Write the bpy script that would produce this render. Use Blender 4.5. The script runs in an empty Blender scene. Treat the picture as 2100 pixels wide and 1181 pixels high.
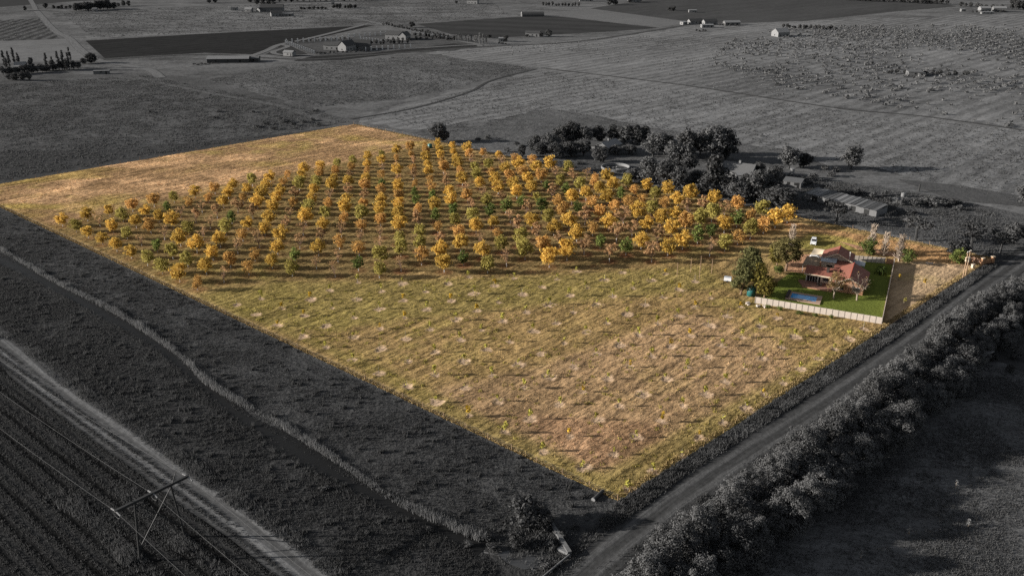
import bpy, math, random
import numpy as np
from mathutils import Vector

# ---------------------------------------------------------------- camera, light, exposure
sc = bpy.context.scene
COL = sc.collection
F_PX, HORIZON, CX, CY, CAM_H = 1800.0, -148.0, 1050.0, 590.5, 92.0
PITCH = math.atan((CY - HORIZON) / F_PX)
cam_d = bpy.data.cameras.new('camera'); cam = bpy.data.objects.new('camera', cam_d); COL.objects.link(cam)
cam_d.sensor_fit = 'HORIZONTAL'; cam_d.sensor_width = 36.0; cam_d.lens = 36.0 * F_PX / 2100.0
cam_d.clip_start = 1.0; cam_d.clip_end = 20000.0
cam.location = (0, 0, CAM_H); cam.rotation_euler = (math.pi / 2 - PITCH, 0, 0)
sc.camera = cam

SUN_EL, SUN_AZ = math.radians(15.0), math.radians(1.5)      # light travels towards +x, a touch away from the camera
sun_d = bpy.data.lights.new('sun', 'SUN'); sun = bpy.data.objects.new('sun', sun_d); COL.objects.link(sun)
sun_d.energy = 5.0; sun_d.angle = math.radians(0.55); sun_d.color = (1.0, 0.955, 0.895)
_d = Vector((math.cos(SUN_EL) * math.cos(SUN_AZ), math.cos(SUN_EL) * math.sin(SUN_AZ), -math.sin(SUN_EL)))
sun.rotation_euler = _d.to_track_quat('-Z', 'Y').to_euler(); sun.location = (-300, 0, 200)

W = bpy.data.worlds.new('World'); sc.world = W; W.use_nodes = True
wn = W.node_tree.nodes; wl = W.node_tree.links; wn.clear()
sky = wn.new('ShaderNodeTexSky'); sky.sky_type = 'NISHITA'; sky.sun_disc = False
sky.sun_elevation = SUN_EL; sky.sun_rotation = math.radians(270); sky.altitude = 1200; sky.dust_density = 2.0
hs = wn.new('ShaderNodeHueSaturation'); hs.inputs['Saturation'].default_value = 0.35
bg = wn.new('ShaderNodeBackground'); bg.inputs['Strength'].default_value = 0.058
wo = wn.new('ShaderNodeOutputWorld')
wl.new(sky.outputs[0], hs.inputs['Color']); wl.new(hs.outputs[0], bg.inputs[0]); wl.new(bg.outputs[0], wo.inputs[0])
sc.view_settings.view_transform = 'Standard'; sc.view_settings.look = 'None'
sc.view_settings.exposure = 1.35; sc.view_settings.gamma = 1.0; sc.view_settings.use_curve_mapping = False
sc.render.engine = 'CYCLES'
sc.cycles.use_denoising = False
sc.cycles.max_bounces = 4; sc.cycles.diffuse_bounces = 2; sc.cycles.transparent_max_bounces = 4

# ---------------------------------------------------------------- helpers
def G(px, py, z=0.0):
    """ground (or height z) point seen at a pixel of the photograph"""
    u = (px - CX) / F_PX; v = (py - CY) / F_PX
    dy = math.cos(PITCH) - v * math.sin(PITCH); dz = -math.sin(PITCH) - v * math.cos(PITCH)
    t = (z - CAM_H) / dz
    return (u * t, dy * t)
def PXA(X, Y, Z=0.0):
    f = Y * math.cos(PITCH) - (Z - CAM_H) * math.sin(PITCH); up = Y * math.sin(PITCH) + (Z - CAM_H) * math.cos(PITCH)
    return CX + F_PX * X / f, CY - F_PX * up / f
def px_per_m(x, y):
    return F_PX / (y * math.cos(PITCH) + CAM_H * math.sin(PITCH))
def link(o, parent=None):
    COL.objects.link(o)
    if parent is not None: o.parent = parent
    return o
def empty(name, loc=(0, 0, 0), rz=0.0):
    o = bpy.data.objects.new(name, None); o.location = loc; o.rotation_euler = (0, 0, rz); o.empty_display_size = .3
    return link(o)
def tag(o, label=None, cat=None, group=None, kind=None):
    if label: o['label'] = label
    if cat: o['category'] = cat
    if group: o['group'] = group
    if kind: o['kind'] = kind
    return o
def obj(name, mesh, mat=None, parent=None):
    if mat is not None and len(mesh.materials) == 0: mesh.materials.append(mat)
    return link(bpy.data.objects.new(name, mesh), parent)
def pymesh(name, v, f, mat=None, smooth=False):
    m = bpy.data.meshes.new(name); m.from_pydata([tuple(map(float, p)) for p in v], [], f); m.update()
    if mat is not None: m.materials.append(mat)
    if smooth: m.polygons.foreach_set('use_smooth', [True] * len(m.polygons))
    return m
def npmesh(name, V, n, mat=None, cols=None, faces=None):
    """V (N,3); faces are consecutive n-gons unless given as (M,n)"""
    V = np.ascontiguousarray(V, dtype=np.float32)
    if faces is None: faces = np.arange(len(V), dtype=np.int32).reshape(-1, n)
    faces = np.ascontiguousarray(faces, dtype=np.int32); M = len(faces)
    m = bpy.data.meshes.new(name)
    m.vertices.add(len(V)); m.vertices.foreach_set('co', V.ravel())
    m.loops.add(M * n); m.loops.foreach_set('vertex_index', faces.ravel())
    m.polygons.add(M); m.polygons.foreach_set('loop_start', np.arange(0, M * n, n, dtype=np.int32))
    m.update(calc_edges=True); m.validate()
    if cols is not None:
        a = m.color_attributes.new('Col', 'FLOAT_COLOR', 'POINT')
        c = np.ones((len(V), 4), np.float32); c[:, :3] = cols; a.data.foreach_set('color', c.ravel())
    if mat is not None: m.materials.append(mat)
    return m
class MB:
    """collects boxes, prisms and tubes of ONE part"""
    def __init__(s): s.v = []; s.f = []
    def add(s, v, f):
        k = len(s.v); s.v += [tuple(p) for p in v]; s.f += [tuple(i + k for i in q) for q in f]; return s
    def box(s, x0, y0, z0, x1, y1, z1):
        return s.add([(x0,y0,z0),(x1,y0,z0),(x1,y1,z0),(x0,y1,z0),(x0,y0,z1),(x1,y0,z1),(x1,y1,z1),(x0,y1,z1)],
                     [(0,3,2,1),(4,5,6,7),(0,1,5,4),(1,2,6,5),(2,3,7,6),(3,0,4,7)])
    def prism(s, pts, z0, z1):
        n = len(pts)
        return s.add([(p[0], p[1], z0) for p in pts] + [(p[0], p[1], z1) for p in pts],
                     [tuple(range(n))[::-1], tuple(range(n, 2*n))] + [(i, (i+1) % n, n+(i+1) % n, n+i) for i in range(n)])
    def slab(s, c, t):
        """four 3-D corners (counter-clockwise seen from above), thickness t downwards"""
        return s.add(list(c) + [(p[0], p[1], p[2]-t) for p in c], [(0,1,2,3),(7,6,5,4),(0,4,5,1),(1,5,6,2),(2,6,7,3),(3,7,4,0)])
    def tube(s, pts, rad, n=6):
        P = [Vector(p) for p in pts]; k = len(s.v); rad = rad if hasattr(rad, '__len__') else [rad]*len(P)
        for i, p in enumerate(P):
            d = (P[min(i+1, len(P)-1)] - P[max(i-1, 0)]).normalized()
            a = d.orthogonal().normalized() if abs(d.z) > .95 else d.cross(Vector((0,0,1))).normalized()
            b = d.cross(a)
            for q in range(n):
                w = 2*math.pi*q/n; s.v.append(tuple(p + (a*math.cos(w) + b*math.sin(w))*rad[i]))
        for i in range(len(P)-1):
            for q in range(n): s.f.append((k+i*n+q, k+i*n+(q+1) % n, k+(i+1)*n+(q+1) % n, k+(i+1)*n+q))
        s.f.append(tuple(k+q for q in range(n))[::-1]); s.f.append(tuple(k+(len(P)-1)*n+q for q in range(n)))
        return s
    def cyl(s, x, y, z0, z1, r, n=16, r1=None):
        return s.tube([(x,y,z0),(x,y,z1)], [r, r if r1 is None else r1], n)
    def mesh(s, name, mat=None, smooth=False): return pymesh(name, s.v, s.f, mat, smooth)
    def build(s, name, mat, parent=None, smooth=False): return obj(name, s.mesh(name, mat, smooth), None, parent)
_ones = ['zeroth','first','second','third','fourth','fifth','sixth','seventh','eighth','ninth','tenth','eleventh','twelfth','thirteenth',
         'fourteenth','fifteenth','sixteenth','seventeenth','eighteenth','nineteenth','twentieth']
def ordw(n):
    if n <= 20: return _ones[n]
    t = {2:'twenty',3:'thirty',4:'forty',5:'fifty'}[n//10]
    return (t[:-1]+'ieth') if n % 10 == 0 else t + '-' + _ones[n % 10]

# value noise (numpy)
_rng = np.random.default_rng(5); _tab = _rng.random((256, 256)).astype(np.float32)
def vnoise(x, y):
    xi = np.floor(x).astype(int); yi = np.floor(y).astype(int); fx = x-xi; fy = y-yi
    fx = fx*fx*(3-2*fx); fy = fy*fy*(3-2*fy); t = _tab
    a = t[xi & 255, yi & 255]; b = t[(xi+1) & 255, yi & 255]; c = t[xi & 255, (yi+1) & 255]; d = t[(xi+1) & 255, (yi+1) & 255]
    return (a*(1-fx)+b*fx)*(1-fy) + (c*(1-fx)+d*fx)*fy
def fbm(x, y, o=4):
    s = 0; a = .5; n = 0
    for k in range(o): s = s + a*vnoise(x*2**k+17*k, y*2**k+31*k); n += a; a *= .55
    return s/n
def inside(X, Y, poly):
    c = np.zeros(np.shape(X), bool); j = len(poly)-1
    for i in range(len(poly)):
        xi, yi = poly[i]; xj, yj = poly[j]
        if yi != yj: c ^= ((yi > Y) != (yj > Y)) & (X < (xj-xi)*(Y-yi)/(yj-yi)+xi)
        j = i
    return c

# ---------------------------------------------------------------- materials
def newmat(name):
    m = bpy.data.materials.new(name); m.use_nodes = True; nt = m.node_tree; nt.nodes.clear()
    out = nt.nodes.new('ShaderNodeOutputMaterial'); b = nt.nodes.new('ShaderNodeBsdfPrincipled')
    nt.links.new(b.outputs[0], out.inputs[0]); b.inputs['Roughness'].default_value = .9
    if 'Specular IOR Level' in b.inputs: b.inputs['Specular IOR Level'].default_value = 0.0
    return m, nt, b
def nd(nt, t, **k):
    n = nt.nodes.new(t)
    for a, v in k.items():
        if a.startswith('i_'): n.inputs[a[2:].replace('_', ' ')].default_value = v
        else: setattr(n, a, v)
    return n
def mth(nt, op, a, b=None, c=None):
    n = nt.nodes.new('ShaderNodeMath'); n.operation = op
    for i, x in enumerate((a, b, c)):
        if x is None: continue
        if isinstance(x, (int, float)): n.inputs[i].default_value = x
        else: nt.links.new(x, n.inputs[i])
    return n.outputs[0]
def noise(nt, vec, scale, detail=3, rough=.6):
    n = nd(nt, 'ShaderNodeTexNoise', i_Scale=scale, i_Detail=detail, i_Roughness=rough); nt.links.new(vec, n.inputs['Vector']); return n.outputs['Fac']
def wpos(nt, rz=0.0, sx=1.0, sy=1.0):
    g = nd(nt, 'ShaderNodeNewGeometry'); mp = nd(nt, 'ShaderNodeMapping', vector_type='TEXTURE')
    mp.inputs['Rotation'].default_value = (0, 0, rz); mp.inputs['Scale'].default_value = (sx, sy, 1)
    nt.links.new(g.outputs['Position'], mp.inputs['Vector']); return mp.outputs[0]
def scale_col(nt, col, fac):
    """colour (tuple or socket) times a value socket"""
    n = nt.nodes.new('ShaderNodeVectorMath'); n.operation = 'SCALE'
    if isinstance(col, tuple): n.inputs[0].default_value = col[:3]
    else: nt.links.new(col, n.inputs[0])
    nt.links.new(fac, n.inputs['Scale']); return n.outputs[0]
A_ANG = math.radians(44.655)                      # direction of the orchard rows and of the right-hand road
def field_mat(name, v, var=.35, big=.02, mid=.18, fine=1.6, rows=None, bump=.6, streak=1.0, ang=A_ANG, rough=.95, col=None):
    """grass or soil: three scales of patchiness, optional drill rows (period m, depth, angle), fine relief as bump"""
    m, nt, b = newmat(name); p = wpos(nt, ang, streak, 1.0)
    f = mth(nt, 'ADD', mth(nt, 'MULTIPLY', noise(nt, p, big, 6, .72), 1.3), mth(nt, 'MULTIPLY', noise(nt, p, mid, 5, .7), 1.0))
    f = mth(nt, 'ADD', f, mth(nt, 'MULTIPLY', noise(nt, p, fine, 3, .7), 1.0))
    f = mth(nt, 'MULTIPLY_ADD', mth(nt, 'SUBTRACT', f, 1.65), var*2.4, 1.0)
    if rows:
        per, dep, an = rows; q = wpos(nt, an, 1, 1); s = nd(nt, 'ShaderNodeSeparateXYZ'); nt.links.new(q, s.inputs[0])
        wob = mth(nt, 'MULTIPLY', noise(nt, p, .05, 2), per*.8)
        w = mth(nt, 'SINE', mth(nt, 'MULTIPLY', mth(nt, 'ADD', s.outputs['Y'], wob), 2*math.pi/per))
        brk = mth(nt, 'MULTIPLY', w, mth(nt, 'MULTIPLY', noise(nt, p, .09, 3), 2.0))
        f = mth(nt, 'ADD', f, mth(nt, 'MULTIPLY', brk, dep))
    f = mth(nt, 'MAXIMUM', f, .25)
    c = col or (v, v, v)
    nt.links.new(scale_col(nt, c, f), b.inputs['Base Color']); b.inputs['Roughness'].default_value = rough
    if bump:
        bp = nd(nt, 'ShaderNodeBump', i_Strength=bump, i_Distance=.5)
        h = mth(nt, 'ADD', mth(nt, 'MULTIPLY', noise(nt, p, fine*.5, 4, .7), 1.0), mth(nt, 'MULTIPLY', noise(nt, p, mid, 3), 1.2))
        nt.links.new(h, bp.inputs['Height']); nt.links.new(bp.outputs[0], b.inputs['Normal'])
    return m
def paint(name, col, rough=.7, var=.12, scale=2.0, spec=.2, bump=0.0, metal=0.0):
    m, nt, b = newmat(name); p = wpos(nt)
    f = mth(nt, 'MULTIPLY_ADD', mth(nt, 'SUBTRACT', noise(nt, p, scale, 4, .65), .5), var*2.5, 1.0)
    nt.links.new(scale_col(nt, tuple(col), f), b.inputs['Base Color']); b.inputs['Roughness'].default_value = rough
    b.inputs['Specular IOR Level'].default_value = spec; b.inputs['Metallic'].default_value = metal
    if bump:
        bp = nd(nt, 'ShaderNodeBump', i_Strength=bump, i_Distance=.1); nt.links.new(noise(nt, p, scale*3, 3), bp.inputs['Height']); nt.links.new(bp.outputs[0], b.inputs['Normal'])
    return m
def leaf_mat(name, c1, c2, trans=.3, objvar=.25, lv=.6):
    """leaf colour from c1 to c2 per leaf and per tree; part of the light passes through"""
    m = bpy.data.materials.new(name); m.use_nodes = True; nt = m.node_tree; nt.nodes.clear()
    out = nd(nt, 'ShaderNodeOutputMaterial'); df = nd(nt, 'ShaderNodeBsdfDiffuse'); tr = nd(nt, 'ShaderNodeBsdfTranslucent'); mx = nd(nt, 'ShaderNodeMixShader')
    g = nd(nt, 'ShaderNodeNewGeometry'); oi = nd(nt, 'ShaderNodeObjectInfo')
    r = nd(nt, 'ShaderNodeMix', data_type='RGBA')
    r.inputs[6].default_value = (*c1, 1); r.inputs[7].default_value = (*c2, 1)
    nt.links.new(mth(nt, 'ADD', mth(nt, 'MULTIPLY', g.outputs['Random Per Island'], .6), mth(nt, 'MULTIPLY', oi.outputs['Random'], .4)), r.inputs[0])
    f = mth(nt, 'MULTIPLY', mth(nt, 'MULTIPLY_ADD', oi.outputs['Random'], objvar*2, 1-objvar), mth(nt, 'MULTIPLY_ADD', g.outputs['Random Per Island'], lv, 1-lv/2))
    c = scale_col(nt, r.outputs[2], f)
    nt.links.new(c, df.inputs['Color']); nt.links.new(c, tr.inputs['Color']); mx.inputs[0].default_value = trans
    nt.links.new(df.outputs[0], mx.inputs[1]); nt.links.new(tr.outputs[0], mx.inputs[2]); nt.links.new(mx.outputs[0], out.inputs[0])
    return m
def attr_mat(name, fine=2.2, bump=.6, var=.3, ang=A_ANG, streak=2.5):
    m, nt, b = newmat(name); at = nd(nt, 'ShaderNodeAttribute', attribute_name='Col'); p = wpos(nt, ang, streak, 1.0)
    f = mth(nt, 'ADD', noise(nt, p, fine, 3, .7), mth(nt, 'MULTIPLY', noise(nt, p, fine*.25, 3, .6), .8))
    f = mth(nt, 'MULTIPLY_ADD', mth(nt, 'SUBTRACT', f, .9), var*2.2, 1.0)
    nt.links.new(scale_col(nt, at.outputs['Color'], f), b.inputs['Base Color'])
    if bump:
        bp = nd(nt, 'ShaderNodeBump', i_Strength=bump, i_Distance=.6)
        nt.links.new(mth(nt, 'ADD', noise(nt, p, fine*.6, 4, .7), mth(nt, 'MULTIPLY', noise(nt, p, fine*.15, 2), 1.5)), bp.inputs['Height']); nt.links.new(bp.outputs[0], b.inputs['Normal'])
    return m
def road_mat(name, v, edge, tracks=True):
    """U runs across the road: two worn wheel tracks, loose gravel between them, grassy rough edges"""
    m, nt, b = newmat(name); uv = nd(nt, 'ShaderNodeUVMap'); s = nd(nt, 'ShaderNodeSeparateXYZ'); nt.links.new(uv.outputs[0], s.inputs[0])
    p = wpos(nt); st = nd(nt, 'ShaderNodeMapping'); st.inputs['Scale'].default_value = (9, .05, 1); nt.links.new(uv.outputs[0], st.inputs[0])
    u = mth(nt, 'ADD', s.outputs['X'], mth(nt, 'MULTIPLY', mth(nt, 'SUBTRACT', noise(nt, p, .15, 3), .5), .12))
    d = mth(nt, 'ABSOLUTE', mth(nt, 'SUBTRACT', u, .5))
    e = nd(nt, 'ShaderNodeMapRange', interpolation_type='SMOOTHSTEP'); nt.links.new(d, e.inputs[0]); e.inputs[1].default_value = .41; e.inputs[2].default_value = .49
    t = nd(nt, 'ShaderNodeMapRange', interpolation_type='SMOOTHSTEP'); nt.links.new(mth(nt, 'ABSOLUTE', mth(nt, 'SUBTRACT', d, .19)), t.inputs[0]); t.inputs[1].default_value = .03; t.inputs[2].default_value = .12
    t.inputs[3].default_value = 1.28; t.inputs[4].default_value = .8
    f = mth(nt, 'ADD', mth(nt, 'MULTIPLY', noise(nt, st.outputs[0], 1.0, 4, .7), .7), mth(nt, 'MULTIPLY', noise(nt, p, .8, 4, .7), .7))
    f = mth(nt, 'MULTIPLY_ADD', mth(nt, 'SUBTRACT', f, .7), 1.9, 1.0)
    if tracks: f = mth(nt, 'MULTIPLY', f, t.outputs[0])
    c = scale_col(nt, (v, v, v), f); ce = scale_col(nt, (edge, edge, edge), f)
    mx = nd(nt, 'ShaderNodeMix', data_type='RGBA'); nt.links.new(e.outputs[0], mx.inputs[0]); nt.links.new(c, mx.inputs[6]); nt.links.new(ce, mx.inputs[7])
    nt.links.new(mx.outputs[2], b.inputs['Base Color'])
    bp = nd(nt, 'ShaderNodeBump', i_Strength=.4, i_Distance=.15); nt.links.new(f, bp.inputs['Height']); nt.links.new(bp.outputs[0], b.inputs['Normal'])
    return m
def g3(v): return (v, v, v)
M = {}
# coloured plot
M['plot'] = attr_mat('plot_grass'); M['tuft'] = attr_mat('plot_tufts', bump=0, var=.25)
M['gold'] = leaf_mat('leaf_golden', (.52, .35, .085), (.45, .27, .06), .42); M['amber'] = leaf_mat('leaf_amber', (.47, .29, .095), (.40, .215, .07), .42)
M['olive'] = leaf_mat('leaf_olive', (.34, .275, .075), (.24, .205, .06), .4); M['green'] = leaf_mat('leaf_green', (.085, .11, .035), (.125, .14, .038), .35)
M['rust'] = leaf_mat('leaf_rust', (.42, .265, .13), (.33, .195, .10), .4); M['dkgreen'] = leaf_mat('leaf_evergreen', (.06, .063, .03), (.10, .095, .038))
M['sap'] = leaf_mat('leaf_sapling', (.32, .27, .06), (.25, .23, .05)); M['sapy'] = leaf_mat('leaf_sapling_yellow', (.40, .26, .03), (.34, .22, .03))
M['gardenleaf'] = leaf_mat('leaf_garden', (.13, .115, .03), (.17, .13, .035)); M['willowleaf'] = leaf_mat('leaf_willow', (.12, .105, .04), (.085, .07, .03)); M['thinleaf'] = leaf_mat('leaf_thin_brown', (.20, .14, .06), (.15, .095, .05)); M['palm'] = leaf_mat('leaf_palm', (.03, .04, .014), (.045, .06, .016)); M['straw'] = leaf_mat('leaf_straw', (.30, .22, .13), (.24, .17, .1))
M['whitewash'] = paint('bark_whitewashed', (.42, .40, .37), .9, .2, 6); M['bark'] = paint('bark_brown', (.13, .085, .055), .95, .3, 5); M['barkpale'] = paint('bark_pale', (.22, .175, .135), .9, .2, 5)
M['twig'] = paint('twigs', (.19, .12, .085), .95, .25, 4)
M['soil'] = field_mat('dug_soil', 0, .3, .05, .5, 3.5, bump=.8, col=(.27, .185, .125))
M['concrete'] = paint('precast_concrete', (.36, .31, .265), .9, .18, 1.2, bump=.2); M['concrete2'] = paint('precast_post', (.27, .235, .2), .9, .15, 2)
M['tile'] = paint('roof_tile_red', (.17, .064, .044), .75, .25, 1.5); M['ridge'] = paint('ridge_tile', (.22, .05, .03), .7, .2, 2)
M['brick'] = paint('face_brick', (.27, .145, .085), .9, .25, 3, bump=.3); M['plaster'] = paint('plaster_beige', (.33, .265, .21), .9, .1, 1); M['cream'] = paint('fascia_cream', (.42, .34, .25), .7, .06)
M['glass'] = paint('window_glass', (.012, .013, .014), .12, .05, 1, .5); M['frame'] = paint('window_frame', (.4, .38, .35), .6, .05)
M['paver'] = paint('brick_paving', (.17, .085, .06), .95, .25, 2.5); M['tin'] = paint('roof_sheet_grey', (.30, .315, .33), .5, .1, 1, .4); M['carport'] = paint('carport_sheet', (.235, .165, .105), .8, .2, 1.2)
M['sail'] = paint('shade_cloth', (.52, .43, .31), .9, .06); M['steel'] = paint('steel_pole', (.2, .19, .18), .6, .1, 1, .4); M['white'] = paint('white_enamel', (.55, .55, .55), .35, .03, 1, .5)
M['tyre'] = paint('tyre_rubber', (.015, .015, .015), .9, .1); M['teal'] = paint('tank_teal', (.015, .09, .085), .5, .1, 1, .4)
M['water'] = paint('pool_water', (.04, .25, .52), .08, .12, .8, .5); M['cope'] = paint('pool_coping', (.30, .205, .15), .9, .15, 3); M['dark'] = paint('dark_brown_wood', (.04, .03, .025), .9, .2, 3)
M['lawn'] = field_mat('lawn', 0, .16, .05, .35, 3.0, bump=.35, col=(.10, .118, .026)); M['redsoil'] = field_mat('driveway_soil', 0, .22, .06, .4, 2.5, bump=.5, col=(.34, .19, .115))
M['woodpole'] = paint('pole_wood', (.24, .16, .1), .9, .2, 2); M['gatewall'] = paint('gate_plaster', (.36, .2, .11), .9, .12, 1.5); M['yellow'] = paint('yellow_plastic', (.5, .28, .02), .6, .05)
# the grey surroundings
M['gl_dark'] = leaf_mat('grey_leaf_dark', g3(.066), g3(.04), .2, .3); M['gl_mid'] = leaf_mat('grey_leaf_mid', g3(.09), g3(.052), .2, .3); M['gl_light'] = leaf_mat('grey_leaf_light', g3(.105), g3(.065), .25, .25)
M['gl_hedge'] = leaf_mat('grey_leaf_hedge', g3(.084), g3(.056), .1, .35, .3)
M['g_bark'] = paint('grey_bark', g3(.03), .95, .3, 4); M['g_reed'] = leaf_mat('grey_reed', g3(.17), g3(.10), .3, .1); M['g_dry'] = leaf_mat('grey_dry_grass', g3(.11), g3(.06), .3, .1)
M['g_grass'] = leaf_mat('grey_grass_dark', g3(.062), g3(.04), .4, .1); M['g_grass_mid'] = leaf_mat('grey_grass_mid', g3(.075), g3(.045), .35, .1); M['g_grass_left'] = leaf_mat('grey_grass_left', g3(.085), g3(.05), .35, .1); M['g_grass_pale'] = leaf_mat('grey_grass_pale', g3(.20), g3(.13), .35, .1); M['g_shrub'] = leaf_mat('grey_shrub_rows', g3(.12), g3(.075), .2, .2)
M['g_wall'] = paint('grey_wall_white', g3(.13), .8, .1, .6); M['g_post'] = paint('grey_post_white', g3(.30), .7, .05); M['g_wall_mid'] = paint('grey_wall_mid', g3(.09), .9, .15, .8); M['g_roof_light'] = paint('grey_roof_light', g3(.125), .6, .12, .5, .3)
M['g_roof_dark'] = paint('grey_roof_dark', g3(.035), .8, .15, .5); M['g_roof_mid'] = paint('grey_roof_mid', g3(.08), .7, .15, .5); M['g_dark'] = paint('grey_dark_opening', g3(.008), .6, .1)
M['g_steel'] = paint('grey_lattice_steel', g3(.016), .7, .15, 1, .3); M['g_wire'] = paint('grey_conductor', g3(.075), .9, .05, 1, 0); M['g_insul'] = paint('grey_insulator', g3(.16), .5, .05, 1, .2)
M['g_stone'] = paint('grey_concrete', g3(.10), .9, .3, 1.2, bump=.3); M['g_stream'] = paint('stream_water', g3(.007), .6, .2, .3, .1); M['g_pond'] = paint('pond_water', g3(.035), .15, .15, .2, .5)

# ---------------------------------------------------------------- the setting: ground sheets
LEVEL = [0.0]
def sheet_w(name, pts, mat, z=None):
    if z is None: LEVEL[0] += .004; z = LEVEL[0]
    m = bpy.data.meshes.new(name); m.from_pydata([(p[0], p[1], z) for p in pts], [], [tuple(range(len(pts)))]); m.update()
    n = m.polygons[0].normal.z
    if n < 0: m.flip_normals()
    m.materials.append(mat); return tag(link(bpy.data.objects.new(name, m)), kind='structure')
def sheet(name, px, mat, z=None, wob=0.0):
    P = [np.array(G(*p)) for p in px]
    if wob:                                          # ragged field edges
        out = []
        for i, a in enumerate(P):
            b = P[(i+1) % len(P)]; L = np.linalg.norm(b-a); n = max(1, min(60, int(L/7))); d = (b-a)/L; q = np.array([-d[1], d[0]])
            for k in range(n):
                t = k/n; c = a+(b-a)*t; f = float(fbm(np.array(c[0]*.05), np.array(c[1]*.05), 4))-.5; out.append(c+q*f*4*wob*min(1, 6*t, 6*(1-t)))
        P = out
    return sheet_w(name, [tuple(p) for p in P], mat, z)
def spline(pts, step=3.0):
    P = [np.array(p, float) for p in pts]; P = [2*P[0]-P[1]] + P + [2*P[-1]-P[-2]]; out = []
    for i in range(1, len(P)-2):
        n = max(2, int(np.linalg.norm(P[i+1]-P[i])/step))
        for k in range(n):
            t = k/n; a, b, c, d = P[i-1], P[i], P[i+1], P[i+2]
            out.append(.5*((2*b)+(c-a)*t+(2*a-5*b+4*c-d)*t*t+(3*b-a-3*c+d)*t**3))
    out.append(P[-2]); return np.array(out)
def ribbon(name, pts_w, width, mat, z=None, wob=0.0):
    if z is None: LEVEL[0] += .004; z = LEVEL[0]
    c = spline(pts_w); n = len(c); d = np.gradient(c, axis=0); d /= np.linalg.norm(d, axis=1)[:, None]; nn = np.c_[-d[:, 1], d[:, 0]]
    w = np.full(n, width/2.0)*(1+wob*(fbm(np.arange(n)*.35+width, np.zeros(n)+3.3, 2)*2-1))
    L_ = c + nn*w[:, None]; R_ = c - nn*w[:, None]; v = []; f = []
    for i in range(n): v += [(L_[i, 0], L_[i, 1], z), (R_[i, 0], R_[i, 1], z)]
    for i in range(n-1): f.append((2*i, 2*i+1, 2*i+3, 2*i+2))
    m = pymesh(name, v, f, mat)
    uv = m.uv_layers.new(name='UVMap'); k = 0
    for poly in m.polygons:
        for li in poly.loop_indices:
            vi = m.loops[li].vertex_index; uv.data[li].uv = (0.0 if vi % 2 == 0 else 1.0, (vi//2)*3.0)
    return tag(link(bpy.data.objects.new(name, m)), kind='structure'), c
def band(name, px, width, mat, wob=0.0): return ribbon(name, [G(*p) for p in px], width, mat, None, wob)

far_grass = field_mat('far_grass', .080, .7, .012, .07, .5, bump=.8, streak=1.6, ang=0.0)
sheet_w('ground', [(-9000, -3000), (9000, -3000), (9000, 14000), (-9000, 14000)], far_grass, -.004)
GA, GL, GC, GD = G(1268, 1028), G(-73, 390), G(725, 255), G(2037, 530)      # corners of the coloured plot
sheet('grass_field', [(-700,170),(300,150),(430,165),(600,205),(740,258),(725,255),(-73,390),(-700,500)], field_mat('grass_mid_left', .060, .5, .012, .12, .8, bump=.5), wob=7.0)
sheet('grass_field', [(-700,350),(0,312),(250,305),(420,290),(600,272),(725,255),(-73,390),(-700,497)], field_mat('grass_dark_left', .042, .35, .015, .15, 1.0, bump=.5))
sheet('grass_field', [(430,163),(600,130),(870,112),(1110,140),(1000,165),(830,205),(640,222)], field_mat('grass_centre', .074, .7, .015, .22, .9, bump=.7), wob=7.0)
sheet('grass_field', [(740,243),(820,215),(1000,170),(1110,140),(1400,175),(1700,220),(2100,265),(2700,330),(2700,560),(1760,338),(1500,292),(1330,262),(1140,225),(1000,250),(830,266)],
      field_mat('stubble_rows', .108, .5, .012, .12, .8, rows=(8.5, .15, A_ANG), bump=.5, streak=3), wob=7.0)
sheet('grass_field', [(900,300),(960,262),(1100,226),(1140,225),(1350,265),(1500,290),(1620,315),(1740,345),(1600,345),(1300,330),(1050,318)], field_mat('rough_pasture', .070, .4, .02, .16, 1.0, bump=.7), wob=7.0)
sheet('shrub_field', [(870,110),(1000,98),(1300,72),(1440,52),(1700,42),(2400,18),(2800,30),(2700,330),(2100,265),(1700,220),(1400,175),(1110,140)],
      field_mat('shrub_field_soil', .105, .55, .012, .11, .7, rows=(9.0, .14, A_ANG), bump=.5, streak=2.5), wob=7.0)
sheet('ploughed_field', [(175,84),(400,71),(770,52),(565,98),(520,112),(420,109),(215,120)], field_mat('ploughed_dark', .020, .22, .01, .08, .5, rows=(14, .06, A_ANG), bump=.3))
sheet('grass_field', [(180,80),(100,18),(300,8),(700,2),(1000,-12),(1100,12),(1060,34),(860,49),(770,51),(400,70)], field_mat('pale_pasture', .085, .75, .012, .05, .3, bump=.7, streak=2.5, ang=0.0), wob=5.0)
sheet('ploughed_field', [(855,50),(1062,35),(1150,35),(1352,58),(1240,66),(1000,79),(925,71)], field_mat('ploughed_mid', .032, .14, .008, .06, .4, rows=(40, .10, math.radians(-20)), bump=.25))
sheet('stubble_field', [(1115,32),(1205,17),(1425,46),(1352,57),(1150,34)], field_mat('pale_stubble', .093, .2, .01, .1, .6, bump=.3))
sheet('ploughed_field', [(1210,18),(1300,4),(1480,-14),(1900,-2),(1960,14),(1840,24),(1650,44),(1440,49)], field_mat('ploughed_far', .042, .3, .006, .05, .4, bump=.3, streak=4))
sheet('ploughed_field', [(-400,35),(0,15),(270,-6),(-400,-30)], field_mat('ploughed_top', .036, .15, .01, .06, .4, bump=.2))
sheet('vineyard_field', [(-160,49),(84,38),(121,80),(-200,93)], field_mat('vine_rows', .056, .22, .02, .1, .6, rows=(10.5, .42, math.radians(100)), bump=.3))
sheet('stubble_field', [(-220,92),(121,81),(140,80),(182,124),(90,128),(-240,136)], field_mat('pale_meadow', .104, .2, .01, .08, .5, bump=.3))
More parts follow.
